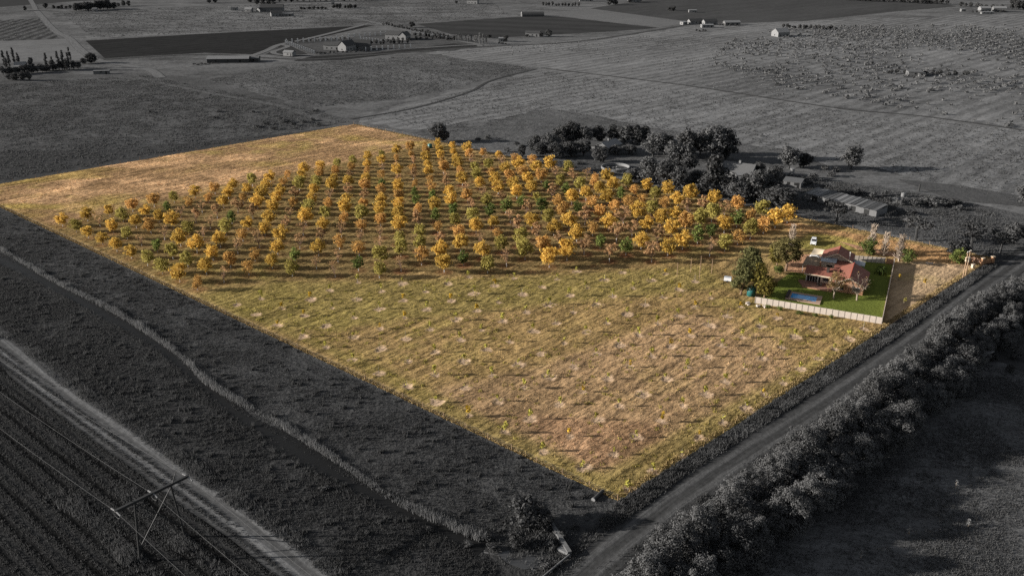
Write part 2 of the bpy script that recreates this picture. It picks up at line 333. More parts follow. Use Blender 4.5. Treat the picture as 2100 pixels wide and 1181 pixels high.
sheet('estate_garden', [(586,88),(700,80),(790,68),(960,80),(990,92),(860,101),(720,112),(640,114)], field_mat('estate_grass', .056, .35, .03, .16, .8, bump=.4))
sheet('dark_verge', [(640,116),(760,110),(930,90),(985,93),(985,97),(850,106),(700,124),(600,126)], field_mat('estate_verge', .024, .3, .03, .2, .8, bump=.4))
sheet('dark_verge', [(586,90),(636,114),(600,118),(545,112),(570,98)], field_mat('estate_plot', .030, .3, .03, .2, .8, bump=.4))
near_grass = field_mat('near_dark_grass', .044, .4, .03, .35, 2.2, bump=.8)
STREAM_PX = [(-160,468),(-60,505),(53,557),(173,620),(317,703),(390,763),(482,848),(611,926),(699,984),(802,1031),(887,1079),(989,1130)]
sheet('grass_field', [(1285,1040),(1268,1028),(-73,390),(-700,110),(-700,260),(-160,468),(53,557),(317,703),(482,848),(699,984),(887,1079),(989,1130),(1080,1150),(1150,1150)], near_grass)
sheet('grass_field', [(-700,262),(-160,470),(53,560),(317,706),(482,851),(699,987),(887,1082),(989,1133),(1080,1150),(1150,1300),(900,1700),(640,1181),(300,915),(0,690),(-700,330)],
      field_mat('near_dark_grass_b', .032, .42, .03, .3, 2.0, bump=.8))
sheet('crop_field', [(-700,335),(0,700),(300,925),(640,1190),(900,1800),(-900,1800)], field_mat('crop_rows', .017, .45, .05, .25, 2.4, rows=(3.6, .42, math.radians(-40.5)), bump=.9, streak=3, ang=math.radians(-40.5)))
sheet('rough_verge', [(1268,1028),(2037,530),(2100,493),(2150,470),(2160,520),(2060,560),(1990,603),(1926,655),(1843,717),(1695,820),(1547,915),(1400,1010),(1336,1060),(1270,1110),(1190,1181),(1100,1260),(1000,1260),(1160,1110)],
      field_mat('verge_rough', .038, .5, .08, .4, 1.8, bump=1.0))
sheet('grass_field', [(1235,1190),(1400,1035),(1560,935),(1700,840),(1850,735),(2000,620),(2100,545),(2700,300),(2900,1500),(1300,1600)],
      field_mat('grass_right', .078, .55, .04, .3, 2.0, bump=.8, streak=3, ang=math.radians(-18)))
sheet('farmyard', [(1040,318),(1200,330),(1330,352),(1500,345),(1600,350),(1640,385),(1800,380),(1960,410),(2100,440),(2150,490),(2037,528),(1800,474),(1500,408),(1250,360)],
      field_mat('yard_soil', .060, .42, .05, .25, 1.4, bump=.7))
sheet('bare_yard', [(1640,390),(1690,380),(1790,398),(1850,412),(1830,440),(1720,405)], field_mat('yard_bare', .026, .2, .05, .3, 1.4, bump=.4))
sheet('bare_yard', [(1840,368),(1960,380),(2110,405),(2110,425),(1950,410)], field_mat('yard_track', .056, .25, .03, .2, 1.0, bump=.4))
# roads, tracks, water
ROAD_PX = [(1080,1290),(1195,1181),(1274,1113),(1336,1066),(1400,1017),(1547,921),(1695,826),(1843,723),(1926,661),(1990,608),(2060,558),(2140,505),(2300,420)]
_, ROAD = band('gravel_road', ROAD_PX, 7.8, road_mat('gravel_road', .050, .032), .08)
TRACK_PX = [(-500,330),(-200,545),(0,705),(88,783),(238,889),(373,984),(509,1079),(650,1188),(800,1310)]
_, TRACK = band('farm_track', TRACK_PX, 8.0, road_mat('farm_track', .080, .045), .1)
_, STREAM = band('stream', STREAM_PX, 4.6, M['g_stream'], .35)
sheet('pond', [(1020,1135),(1050,1128),(1090,1138),(1112,1152),(1108,1164),(1075,1168),(1040,1155)], M['g_pond'])
fr = road_mat('far_dirt_road', .10, .07, False)
band('dirt_road', [(72,20),(110,62),(140,78),(168,105),(205,125),(300,142),(330,160)], 7, fr); band('dirt_road', [(760,48),(640,78),(575,92),(545,105),(505,118),(470,120)], 6, fr)
band('dirt_road', [(640,22),(700,33),(760,45),(790,52),(860,68),(930,82),(985,92)], 7, fr); band('dirt_road', [(575,92),(590,96),(560,108),(600,114),(720,108),(960,93),(985,96)], 5, fr)
band('dirt_road', [(60,-4),(72,20),(60,23),(-100,30)], 6, fr); band('dirt_road', [(210,122),(420,112),(520,118),(640,122),(780,112),(985,97),(1200,84),(1420,50)], 5, road_mat('far_hedge_track', .05, .03, False))
band('footpath', [(10,457),(120,505),(220,562),(460,690),(580,740),(700,795)], .7, road_mat('near_path', .045, .034, False)); band('footpath', [(620,735),(800,830),(960,905)], .6, road_mat('near_path_b', .042, .032, False))
band('footpath', [(280,160),(420,190),(560,215),(640,240),(720,258)], 5, road_mat('far_path', .075, .06, False))
band('ditch', [(720,245),(850,222),(960,190),(1010,165),(1100,142)], 2.2, road_mat('far_ditch', .04, .06, False))
band('ditch', [(1110,140),(1400,175),(1700,220),(1900,240),(2150,275)], 2.2, road_mat('far_ditch_b', .045, .065, False))

# ---------------------------------------------------------------- the plot: relief, real colour zones
LAT_T = np.array([[5.5004, 5.4345], [7.005, -6.1532], [-14.0641, 241.2937]])      # orchard grid: step along a row, step across, origin
LAT_S = np.array([[5.5843, 5.5562], [7.1409, -6.2509], [-7.5724, 196.2041]])
ORCH = [(105,466),(180,447),(320,417),(362,408),(445,391),(485,382),(555,366),(628,352),(694,339),(758,326),(820,310),(873,301),(900,295),(960,314),(1056,334),(1202,366),(1400,410),(1625,452),
        (1625,466),(1600,480),(1500,522),(1490,527),(1460,535),(1345,546),(1250,546),(1165,556),(1120,562),(1005,565),(915,567),(870,558),(785,576),(690,578),(605,574),(540,574),(460,590),(405,604),(395,600)]
rnd = random.Random(3)
SAPZ = [(470,625),(560,604),(690,584),(840,575),(935,569),(1010,563),(1100,562),(1170,557),(1255,546),(1345,548),(1400,552),(1450,575),(1490,605),(1530,628),(1600,640),(1800,674),(1760,712),(1275,1016),(1235,985),(480,640)]
ss = []
for i in range(-22, 20):
    for j in range(-18, 22):
        p = np.array([i, j, 1])@LAT_S; x, y = PXA(p[0], p[1])
        if inside(np.array(x), np.array(y), SAPZ) and p[0] < 96: ss.append((i, j, p[0]+rnd.gauss(0, .3), p[1]+rnd.gauss(0, .4)))
NU, NV = 680, 400
W1 = np.array(G(1548.2, 621.5)); W2 = np.array(G(1807.7, 664.5)); UU = (W2-W1)/np.linalg.norm(W2-W1); VV = np.array([-UU[1], UU[0]]); UANG = math.atan2(UU[1], UU[0])
def uv2(u, v): p = W1 + UU*u + VV*v; return (float(p[0]), float(p[1]))
gu, gv = np.meshgrid(np.linspace(0, 1, NU), np.linspace(0, 1, NV), indexing='ij')
cA, cL, cC, cD = (np.array(p) for p in (GA, GL, GC, GD))
XY = cA*((1-gu)*(1-gv))[..., None] + cL*(gu*(1-gv))[..., None] + cC*(gu*gv)[..., None] + cD*((1-gu)*gv)[..., None]
X, Y = XY[..., 0], XY[..., 1]; PXx, PXy = PXA(X, Y)
def blur(a, n):
    a = a.astype(np.float32)
    for _ in range(n):
        p = np.pad(a, 1, mode='edge'); a = (p[:-2, 1:-1]+p[2:, 1:-1]+p[1:-1, :-2]+p[1:-1, 2:]+2*p[1:-1, 1:-1])/6
    return a
def zone(px, n=14): return blur(inside(PXx, PXy, px), n)
def lerp(c, col, m): return c*(1-m[..., None]) + np.array(col)*m[..., None]
ra = np.array([math.cos(A_ANG), math.sin(A_ANG)]); sa = X*ra[0]+Y*ra[1]; sb = -X*ra[1]+Y*ra[0]
n1 = fbm(X*.03, Y*.03, 4); n2 = fbm(X*.16+9, Y*.16+4, 4); n3 = fbm(sa*.06, sb*.75, 4); n4 = fbm(X*.7, Y*.7, 3)
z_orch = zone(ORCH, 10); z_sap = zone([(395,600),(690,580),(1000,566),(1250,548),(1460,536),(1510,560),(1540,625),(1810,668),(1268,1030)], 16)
z_nw = zone([(-90,395),(725,250),(905,292),(820,308),(560,364),(445,389),(320,415),(110,464)], 14)
z_tan = zone([(1080,760),(1420,640),(1600,700),(1640,780),(1500,860),(1300,1000),(1000,900),(880,800)], 40); z_red = zone([(1050,850),(1350,870),(1400,960),(1200,960)], 24)
z_n = zone([(1610,455),(2030,530),(1960,560),(1840,530),(1700,500),(1620,490)], 8); z_lo = zone([(1268,1030),(1000,900),(700,740),(395,600),(520,640),(800,760),(1230,970),(1700,720),(1830,665)], 12)
z_ro = zone([(820,400),(1000,330),(1620,455),(1480,530),(1050,560),(760,580)], 30)
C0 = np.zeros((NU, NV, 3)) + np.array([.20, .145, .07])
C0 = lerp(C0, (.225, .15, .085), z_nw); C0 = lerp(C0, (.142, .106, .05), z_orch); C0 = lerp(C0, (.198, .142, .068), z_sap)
C0 = lerp(C0, (.235, .163, .098), z_tan*.85); C0 = lerp(C0, (.20, .125, .078), z_red*.7); C0 = lerp(C0, (.14, .118, .042), z_lo*.7); C0 = C0*(1-.2*np.clip((fbm(X*.09+70, Y*.09, 4)-.52)*6, 0, 1)*z_sap)[..., None]; C0 = lerp(C0, (.27, .165, .085), z_n*.8); z_cg = zone([(1625,500),(1660,478),(1740,488),(1770,508),(1740,518),(1650,512)], 10); C0 = lerp(C0, (.15, .145, .04), z_cg*.75); z_rb = zone([(1822,545),(1850,535),(1990,545),(2030,535),(1990,575),(1815,672)], 8); C0 = lerp(C0, (.265, .20, .135), z_rb*.9)
z_gb = zone([(395,605),(560,580),(1000,572),(1450,545),(1500,590),(1000,640),(620,680),(480,645)], 40); C0 = lerp(C0, (.15, .128, .046), z_gb*.7)
gr = np.clip((n2-.5)*3.5+.35, 0, 1)*np.clip((n1-.42)*4, 0, 1); C0 = lerp(C0, (.155, .13, .045), gr*.65*(1-z_tan*.7))            # greener patches
pk = np.clip((fbm(X*.035+5, Y*.075, 5)-.5)*6, 0, 1)*z_nw; C0 = lerp(C0, (.36, .24, .14), pk*.8)                              # bleached dry grass
yl = np.clip((fbm(X*.02+3, Y*.05, 3)-.58)*7, 0, 1)*z_nw; C0 = lerp(C0, (.22, .17, .055), yl*.6)
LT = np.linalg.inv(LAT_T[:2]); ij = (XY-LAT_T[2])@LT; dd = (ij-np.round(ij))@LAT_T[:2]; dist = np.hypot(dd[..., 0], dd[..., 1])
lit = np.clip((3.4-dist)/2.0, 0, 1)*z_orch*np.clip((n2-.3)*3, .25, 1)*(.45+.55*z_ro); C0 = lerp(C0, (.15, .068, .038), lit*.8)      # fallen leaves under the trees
LS = np.linalg.inv(LAT_S[:2])
C0 = 1.14*np.array([1.07, 1.0, .92])*C0*(1 + .85*(n3-.5) + .5*(n4-.5) + (.4+.7*z_nw)*(n2-.5))[..., None]
z_comp = np.clip(zone([(1480,560),(1600,470),(1840,520),(1990,560),(1815,672),(1540,640)], 8)*1.6, 0, 1)
edge = np.clip(np.minimum(np.minimum(gu, 1-gu)*NU, np.minimum(gv, 1-gv)*NV)/5, 0, 1)
Z = .04 + edge*(1-z_comp)*(.24*np.clip(n3*2-.75, 0, 1) + .10*np.clip(n4*2-.8, 0, 1) + .12*n2)*(1-.45*z_orch)
dmin = np.full(X.shape, 99.0)
for s_ in ss:                                       # dug basins: bare pale soil with a low rim
    m_ = (np.abs(X-s_[2]) < 3) & (np.abs(Y-s_[3]) < 3); dmin[m_] = np.minimum(dmin[m_], np.hypot(X[m_]-s_[2]-.25, Y[m_]-s_[3])/(.7+.6*((s_[0]*7+s_[1]*13) % 11)/10))
rr_ = 1.15+1.3*(fbm(X*.9+40, Y*.9, 2)-.5); bs = np.clip((rr_-dmin)/.35+.5, 0, 1); rim = np.exp(-((dmin-rr_)/.28)**2)
C0 = lerp(C0, (.37, .26, .17), bs*np.clip(.6+.7*n4, 0, 1)); Z = Z*(1-.8*bs)+.05*bs + rim*.13
idx = np.arange(NU*NV).reshape(NU, NV); fq = np.stack([idx[:-1, :-1], idx[:-1, 1:], idx[1:, 1:], idx[1:, :-1]], -1).reshape(-1, 4)
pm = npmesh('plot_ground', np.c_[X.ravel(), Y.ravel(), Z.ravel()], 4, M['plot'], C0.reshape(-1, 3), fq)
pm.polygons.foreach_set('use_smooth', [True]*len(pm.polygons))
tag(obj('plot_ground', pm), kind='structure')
def plot_z(x, y):
    k = np.argmin((X-x)**2+(Y-y)**2); return float(Z.ravel()[k])

# ---------------------------------------------------------------- grass and reeds (stuff)
def blades(P, h, w, rng, lean=.35, per=3, spread=.25):
    """triangle blades: per blades at each of the points P (N,2 or N,3)"""
    n = len(P); P3 = np.c_[P[:, :2], P[:, 2] if P.shape[1] > 2 else np.zeros(n)]; P3 = np.repeat(P3, per, 0); h = np.repeat(h, per); n *= per
    a = rng.random(n)*2*math.pi; ox = (rng.random((n, 2))-.5)*2*spread; hh = h*(.6+.7*rng.random(n)); la = rng.random(n)*2*math.pi; le = hh*lean*rng.random(n)
    b = P3.copy(); b[:, :2] += ox; ww = w*(.6+.8*rng.random(n)); dx = np.c_[np.cos(a)*ww, np.sin(a)*ww, np.zeros(n)]
    t = b + np.c_[np.cos(la)*le, np.sin(la)*le, hh]
    return np.stack([b-dx, b+dx, t], 1).reshape(-1, 3)
rng = np.random.default_rng(11)
def tufts_plot(n):
    u = rng.random(n); v = rng.random(n); iu = np.minimum((u*NU).astype(int), NU-1); iv = np.minimum((v*NV).astype(int), NV-1)
    keep = (blur(bs, 1)[iu, iv] < .4) & (rng.random(n) < (.25+1.1*np.clip(n2[iu, iv]*1.6-.35, 0, 1))) & (z_comp[iu, iv] < .3); iu, iv = iu[keep], iv[keep]
    P = np.c_[X[iu, iv], Y[iu, iv], Z[iu, iv]-.03]; P[:, :2] += (rng.random((len(P), 2))-.5)*.5
    c = np.repeat(C0[iu, iv]*(.75+.6*rng.random((len(iu), 1))), 9, 0)
    h = .17+.18*rng.random(len(P))*(1+.8*z_lo[iu, iv]+.5*z_nw[iu, iv])
    V = blades(P, h, .07, rng, .6); tag(obj('meadow_grass', npmesh('meadow_grass', V, 3, M['tuft'], c)), 'short dry grass tufts growing over the coloured orchard plot', 'grass', kind='stuff')
tufts_plot(90000)
# long pale grass along the fence lines of the plot
def along(pa, pb, n, w, rng):
    t = rng.random(n); pa = np.array(pa); pb = np.array(pb); d = (pb-pa)/np.linalg.norm(pb-pa); nn = np.array([-d[1], d[0]])
    return pa+(pb-pa)*t[:, None]+nn*((rng.random(n)-.5)*w)[:, None]
inw = lambda P, k: P + (np.mean([cA, cL, cC, cD], 0)-P)*k
P = np.concatenate([along(inw(cA, .004), inw(cL, .004), 5200, .9, rng), along(inw(cA, .006), inw(cD, .006), 3600, 1.4, rng), along(inw(cD, .004), inw(cC, .004), 3500, .8, rng)])
c = np.repeat(np.array([.25, .18, .085])*(.6+.7*rng.random((len(P), 1))), 9, 0)
tag(obj('fence_grass', npmesh('fence_grass', blades(P, .25+.3*rng.random(len(P)), .07, rng), 3, M['tuft'], c)), 'strip of long pale grass along the edges of the coloured plot', 'grass', kind='stuff')
def scatter_px(px, n, rng, dens=None):
    W_ = np.array([G(*p) for p in px]); lo = W_.min(0); hi = W_.max(0); out = []; tot = 0; tries = 0
    while tot < n and tries < 60:
        q = lo+(hi-lo)*rng.random((n*2, 2)); k = inside(q[:, 0], q[:, 1], [tuple(p) for p in W_])
        if dens is not None: k &= rng.random(len(q)) < dens(q[:, 0], q[:, 1])
        out.append(q[k]); tot += k.sum(); tries += 1
    return np.concatenate(out)[:n]
clumpy = lambda x, y: np.clip(fbm(x*.12, y*.12, 3)*2.2-.6, 0.15, 1)
def stuff_grass(name, px, n, h, w, mat, label, dens=clumpy, per=3, spread=.3):
    P = scatter_px(px, n, rng, dens); V = blades(P, h*(.6+.8*rng.random(len(P))), w, rng, .5, per, spread)
    tag(obj(name, npmesh(name, V, 3, M[mat]), None), label, 'grass', kind='stuff')
stuff_grass('field_grass', [(1250,1030),(-73,395),(-300,300),(-160,462),(53,550),(317,695),(482,840),(699,975),(887,1070),(1000,1120),(1140,1130)], 42000, .30, .09, 'g_grass', 'dark grass tufts between the plot and the stream')
stuff_grass('field_grass', [(-100,500),(53,565),(317,710),(482,855),(699,992),(887,1085),(1020,1160),(1000,1250),(760,1250),(660,1175),(300,905),(0,680)], 36000, .34, .09, 'g_grass', 'dark grass tufts between the stream and the farm track')
stuff_grass('crop_plants', [(-60,690),(0,712),(300,932),(640,1200),(660,1300),(-100,1300)], 26000, .32, .10, 'g_grass', 'dark crop plants in rows under the power line', dens=lambda x, y: np.clip(np.sin((x*math.sin(math.radians(40.5))+y*math.cos(math.radians(40.5)))*2*math.pi/1.8)*1.2-.1, .03, 1))
stuff_grass('verge_grass', [(1262,1033),(2033,536),(2045,545),(1990,585),(1926,628),(1843,690),(1695,790),(1547,886),(1400,980),(1320,1040),(1230,1105),(1150,1165),(1110,1181)], 12000, .5, .10, 'g_grass_left', 'rough pale grass on the verge beside the gravel road')
stuff_grass('field_grass', [(1420,1181),(1560,1060),(1760,930),(1920,800),(2000,745),(2120,760),(2140,1200)], 30000, .30, .09, 'g_grass_left', 'cropped grass in the shaded field right of the hedge')
stuff_grass('yard_grass', [(1045,325),(1200,335),(1330,360),(1500,350),(1600,355),(1800,385),(2000,420),(2110,470),(2030,525),(1800,470),(1500,405),(1250,357)], 12000, .55, .14, 'g_grass_left', 'dark rough grass around the farmyard buildings')
stuff_grass('pasture_grass', [(740,245),(1000,175),(1110,145),(1700,225),(2150,275),(2150,430),(1760,340),(1500,295),(1330,265),(1140,228),(930,275)], 9000, .4, .22, 'g_grass_left', 'pale grass tufts over the fields behind the farmhouses')
stuff_grass('pasture_grass', [(-100,180),(300,155),(640,225),(720,250),(0,372),(-100,385)], 24000, .5, .2, 'g_grass_left', 'dark grass tufts over the field left of the plot')
stuff_grass('pasture_grass', [(430,166),(600,132),(870,114),(1105,140),(1000,164),(830,203),(650,220)], 5000, .5, .25, 'g_grass_left', 'grass tufts over the dark centre field behind the plot')
stuff_grass('pasture_grass', [(190,78),(120,25),(700,6),(1000,0),(1050,32),(860,47),(770,50),(400,69)], 12000, .5, .4, 'g_grass_left', 'pale grass tufts over the far pasture at upper left')
def tussocks(name, px, n, h, mat, label):
    P = scatter_px(px, n, rng); V = blades(P, h*(.5+.9*rng.random(len(P))), .13, rng, .7, 16, .45); tag(obj(name, npmesh(name, V, 3, M[mat])), label, 'grass', kind='stuff')
tussocks('grass_tussocks', [(1230,1015),(0,430),(-60,480),(100,570),(317,690),(577,870),(819,1025),(990,1105),(1140,1090)], 420, .75, 'g_grass', 'scattered dark grass tussocks beside the left plot boundary')
tussocks('grass_tussocks', [(0,560),(300,715),(611,940),(887,1095),(1000,1181),(680,1181),(300,890),(0,660)], 420, .7, 'g_grass', 'scattered dark grass tussocks between stream and farm track')
tussocks('weed_tufts', [(1230,985),(480,640),(560,606),(1000,566),(1340,550),(1540,640),(1790,672),(1275,1010)], 900, .42, 'olive', 'scattered green weed tufts among the saplings')
def strip(name, px, n, w, h, bw, mat, label, off=0.0, dens=None, cat='grass'):
    c = spline([G(*p) for p in px], 2.0); d = np.gradient(c, axis=0); d /= np.linalg.norm(d, axis=1)[:, None]; nn = np.c_[-d[:, 1], d[:, 0]]
    k = rng.integers(0, len(c)-1, n); t = rng.random(n)[:, None]; P = c[k]*(1-t)+c[k+1]*t + nn[k]*(off+(rng.random(n)-.5)*w*(.5+vnoise(k*.21, k*0+.5)))[:, None]
    keep = rng.random(n) < np.clip(vnoise(k*.45, k*0.+7.5)*2.0-.35, .12, 1); P = P[keep]; k = k[keep]; hk = .25+1.25*vnoise(k*.6+3, k*0.+2.5)**1.4
    tag(obj(name, npmesh(name, blades(P, h*hk*(.55+.8*rng.random(len(P))), bw, rng, .5, 3, .5), 3, M[mat])), label, cat, kind='stuff')
REED_PX = [(-60,482),(7,520),(100,576),(177,615),(250,655),(317,699),(367,737),(421,790),(500,838),(577,880),(699,960),(760,1003),(819,1040),(904,1080),(985,1114)]
strip('reeds', REED_PX, 10500, 1.0, 1.15, .06, 'g_reed', 'tall pale reeds fringing the far bank of the dark stream', .9, cat='reeds')
strip('reeds', STREAM_PX, 2600, 1.2, .7, .06, 'g_grass_mid', 'short reeds on the near bank of the stream', -2.4, cat='reeds')
strip('dry_grass', [(-60,720),(20,690),(149,790),(305,892),(441,997),(577,1086),(700,1190)], 9500, 3.2, .75, .07, 'g_dry', 'strip of dry grass along the right side of the farm track')
strip('dry_grass', [(110,1010),(207,1078),(260,1140),(330,1210)], 3600, 3.0, 1.0, .07, 'g_dry', 'strip of dry grass at the near left foot of the pylon')
strip('dry_grass', [(240,985),(302,1062),(390,1130),(490,1195)], 3200, 2.6, .8, .07, 'g_dry', 'strip of dry grass under the pylon beside the track')
strip('dry_grass', [(1010,1120),(1060,1110),(1130,1105),(1165,1120),(1150,1160),(1090,1181)], 3800, 7, .9, .08, 'g_dry', 'rank dry grass around the small pond')
strip('dry_grass', [(1300,1045),(1400,970),(1547,876),(1695,780),(1843,683),(1926,622),(2000,570)], 9000, 1.8, .5, .07, 'g_reed', 'pale grass in the ditch between plot and road')
strip('dry_grass', [(1245,1181),(1310,1135),(1420,1050),(1560,952),(1700,858)], 2600, 3.4, .6, .08, 'g_grass_mid', 'pale grass at the foot of the roadside hedge')

# ---------------------------------------------------------------- tree prototypes
def leaf_quads(C, R, n, size, rng, flat=.75, out=.55):
    """n rhombic leaves around clump centres C (K,3) with radii R (K,)"""
    k = rng.integers(0, len(C), n); d = rng.normal(size=(n, 3)); d /= np.linalg.norm(d, axis=1)[:, None]
    r = R[k]*rng.random(n)**.45; p = C[k] + d*r[:, None]*np.array([1, 1, flat])
    nrm = d*out + rng.normal(size=(n, 3))*.5; nrm[:, 2] += .15; nrm /= np.linalg.norm(nrm, axis=1)[:, None]
    t = np.cross(nrm, rng.normal(size=(n, 3))); t /= np.linalg.norm(t, axis=1)[:, None]; b = np.cross(nrm, t)
    s = size*(.55+.9*rng.random(n)); s = s[:, None]
    return np.stack([p-t*s, p-b*s*.62, p+t*s, p+b*s*.62], 1).reshape(-1, 3)
def crown_clumps(rng, k, w, z0, z1, rs, taper=0.0, shell=.5):
    C = []; R = []
    while len(C) < k:
        q = rng.random(3)*2-1; r = np.linalg.norm(q)
        if r > 1 or r < shell*rng.random(): continue
        h = (q[2]+1)/2; ww = w*(1-taper*h)
        C.append((q[0]*ww, q[1]*ww, z0+(z1-z0)*h)); R.append(rs*(.5+.95*rng.random()))
    return np.array(C), np.array(R)
def limb_mesh(name, rng, top, z0, r0, n, reach, targets=None, twigs=0, mat=None, nside=6):
    m = MB(); lean = (rng.random(2)-.5)*.06*top; mid = (lean[0]*.5, lean[1]*.5, z0*.5)
    m.tube([(0, 0, -.02*top), mid, (lean[0], lean[1], z0)], [r0*1.15, r0, r0*.85], nside)
    for i in range(n):
        a = 2*math.pi*(i+rng.random()*.6)/n
        if targets is not None: e = targets[rng.integers(0, len(targets))]
        else: e = np.array([math.cos(a)*reach*(.5+.5*rng.random()), math.sin(a)*reach*(.5+.5*rng.random()), z0+(top-z0)*(.5+.5*rng.random())])
        s = np.array([lean[0], lean[1], z0*(.85+.15*rng.random())]); md = s*.55+e*.45+np.array([0, 0, -.03*top+.06*top*rng.random()])
        m.tube([s, md, e], [r0*.55, r0*.33, r0*.10], 4)
        for t in range(twigs):
            f = .35+.6*rng.random(); b0 = s*(1-f)+e*f+(md-(s+e)/2)*(1-abs(2*f-1)); dr = rng.normal(size=3); dr[2] = abs(dr[2])*.8; dr /= np.linalg.norm(dr)
            m.tube([b0, b0+dr*reach*(.22+.25*rng.random())], [r0*.16, r0*.05], 3)
    return m.mesh(name, mat)
PROTO = {}
def proto(key, build): PROTO.setdefault(key, []).append(build)
def mk(key, nvar, fn):
    for s in range(nvar): proto(key, fn(np.random.default_rng(abs(hash(key)) % 1000 + s*7 if False else sum(map(ord, key))*13+s*7)))
# every prototype is one unit high (crown top at z=1); half width given by w
def p_orchard(leaf, leaves, w=.43, size=.052):
    def f(r):
        C, R = crown_clumps(r, 38, w*.74, .225, .90, .145, .12, .7)
        ws = MB().tube([(0, 0, -.01), (.004, 0, .07), (.002, .003, .14)], [.023, .020, .018], 7).mesh('painted_trunk', M['whitewash'])
        lm = limb_mesh('branches', r, .93, .22, .015, 8, w*.75, C, 3, M['twig'], 5)
        cr = npmesh('crown', leaf_quads(C, R, leaves, size, r), 4, M[leaf]) if leaves else None
        return [('trunk', ws), ('branches', lm)] + ([('crown', cr)] if cr else [])
    return f
def p_bare(leaf, leaves, w=.42):
    def f(r):
        C, R = crown_clumps(r, 26, w*.75, .36, .94, .11, .1, .8)
        ws = MB().tube([(0, 0, -.01), (.004, 0, .09), (.002, .003, .18)], [.02, .018, .016], 7).mesh('painted_trunk', M['whitewash'])
        lm = limb_mesh('branches', r, .95, .22, .014, 13, w*.8, C, 7, M['twig'], 5)
        out = [('trunk', ws), ('branches', lm)]
        if leaves: out.append(('crown', npmesh('crown', leaf_quads(C[:14], R[:14], leaves, .036, r), 4, M[leaf])))
        return out
    return f
mk('gold', 6, p_orchard('gold', 1250, .48, .042)); mk('amber', 4, p_orchard('amber', 1050, .46, .042)); mk('olive', 4, p_orchard('olive', 1100, .46, .042)); mk('green', 4, p_orchard('green', 620, .40, .05))
mk('thin', 4, p_orchard('amber', 720, .44, .038)); mk('rust', 4, p_bare('rust', 850, .46)); mk('bare', 4, p_bare('rust', 130, .44))
def p_tree(leaf, leaves, w, z0, size, k, rs, bark='g_bark', taper=.25, shell=.6, trunk=.03, limbs=7, flat=.8, out=1.3):
    def f(r):
        C, R = crown_clumps(r, k, w*.72, z0+rs*.5, 1-rs*.55, rs, taper, shell)
        return [('trunk', limb_mesh('trunk', r, .95, max(.1, z0*1.1), trunk, limbs, w*.7, C, 2, M[bark], 6)), ('crown', npmesh('crown', leaf_quads(C, R, leaves, size, r, flat, out), 4, M[leaf]))]
    return f
mk('g_dark', 4, p_tree('gl_dark', 2600, .52, .06, .036, 40, .16)); mk('g_mid', 4, p_tree('gl_mid', 2600, .52, .06, .034, 44, .15)); mk('g_light', 3, p_tree('gl_light', 2000, .46, .10, .032, 40, .14))
mk('hedge', 9, p_tree('gl_hedge', 14000, .62, .0, .0145, 60, .13, taper=.3, shell=1.0, out=1.3)); mk('acacia', 3, p_tree('gl_dark', 1100, .78, .42, .034, 34, .13, taper=0, shell=.4, trunk=.045, limbs=11, flat=.5))
mk('conifer', 2, p_tree('gl_dark', 1900, .40, .03, .032, 44, .12, taper=.75, shell=.5)); mk('g_poplar', 3, p_tree('gl_dark', 700, .16, .05, .034, 26, .075, taper=.5)); mk('g_shrub', 4, p_tree('gl_mid', 420, .75, .0, .075, 16, .3, taper=.2, trunk=.04, limbs=4))
mk('shrub_dark', 3, p_tree('gl_dark', 420, .75, .0, .075, 16, .3, taper=.2, trunk=.04, limbs=4))
mk('evergreen', 3, p_tree('dkgreen', 4200, .40, .03, .026, 44, .12, 'bark', .35, .7)); mk('garden', 3, p_tree('gardenleaf', 2200, .5, .06, .034, 34, .15, 'bark', .2, .7)); mk('bush', 3, p_tree('green', 1300, .62, .0, .045, 26, .22, 'bark', .1, .7))
mk('willow', 2, p_tree('willowleaf', 2800, .42, .18, .026, 46, .11, 'bark', .15, .6, .028, 10)); mk('thin_garden', 2, p_tree('thinleaf', 900, .46, .25, .026, 34, .12, 'barkpale', .1, .8, .024, 14))
def p_wisp(r):
    m = MB(); m.tube([(0, 0, -.01), (.008, 0, .5), (0, 0, .97)], [.014, .010, .002], 5)
    for i in range(170):
        z = .06+.80*r.random(); a = r.random()*6.283; w = .085*(1-.55*z)*(.5+.7*r.random()); h = .10+.14*r.random()
        m.tube([(0, 0, z), (math.cos(a)*w*.7, math.sin(a)*w*.7, z+h*.5), (math.cos(a)*w, math.sin(a)*w, min(1, z+h))], [.006, .004, .0015], 3)
    return [('trunk', m.mesh('trunk', M['barkpale']))]
mk('wisp', 3, p_wisp)
def p_wisp_g(r):
    q = p_wisp(r); q[0][1].materials.clear(); q[0][1].materials.append(M['g_reed']); return q
mk('wisp_grey', 3, p_wisp_g)
def p_bareg(r):
    C, R = crown_clumps(r, 30, .36, .30, .95, .1, .1, .8)
    return [('trunk', limb_mesh('trunk', r, .95, .22, .022, 16, .36, C, 9, M['barkpale'], 6)), ('crown', npmesh('crown', leaf_quads(C, R, 60, .02, r), 4, M['thinleaf']))]
mk('bare_garden', 2, p_bareg)
def p_sap(leaf, leaves):
    def f(r):
        st = MB().tube([(0, 0, -.05), (.01, 0, .5), (.015, .01, .95)], [.022, .016, .008], 5).tube([(.10, .03, -.05), (.10, .03, .8)], .016, 4).mesh('stem', M['barkpale'])
        if not leaves: return [('stem', st)]
        C = np.c_[(r.random((7, 2))-.5)*.16, .45+.5*r.random(7)]; return [('stem', st), ('leaves', npmesh('leaves', leaf_quads(C, np.full(7, .17), leaves, .11, r), 4, M[leaf]))]
    return f
mk('sap', 4, p_sap('sap', 42)); mk('sapy', 3, p_sap('sapy', 46)); mk('stake', 2, p_sap('sap', 6)); mk('grey_sap', 2, p_sap('g_reed', 40))
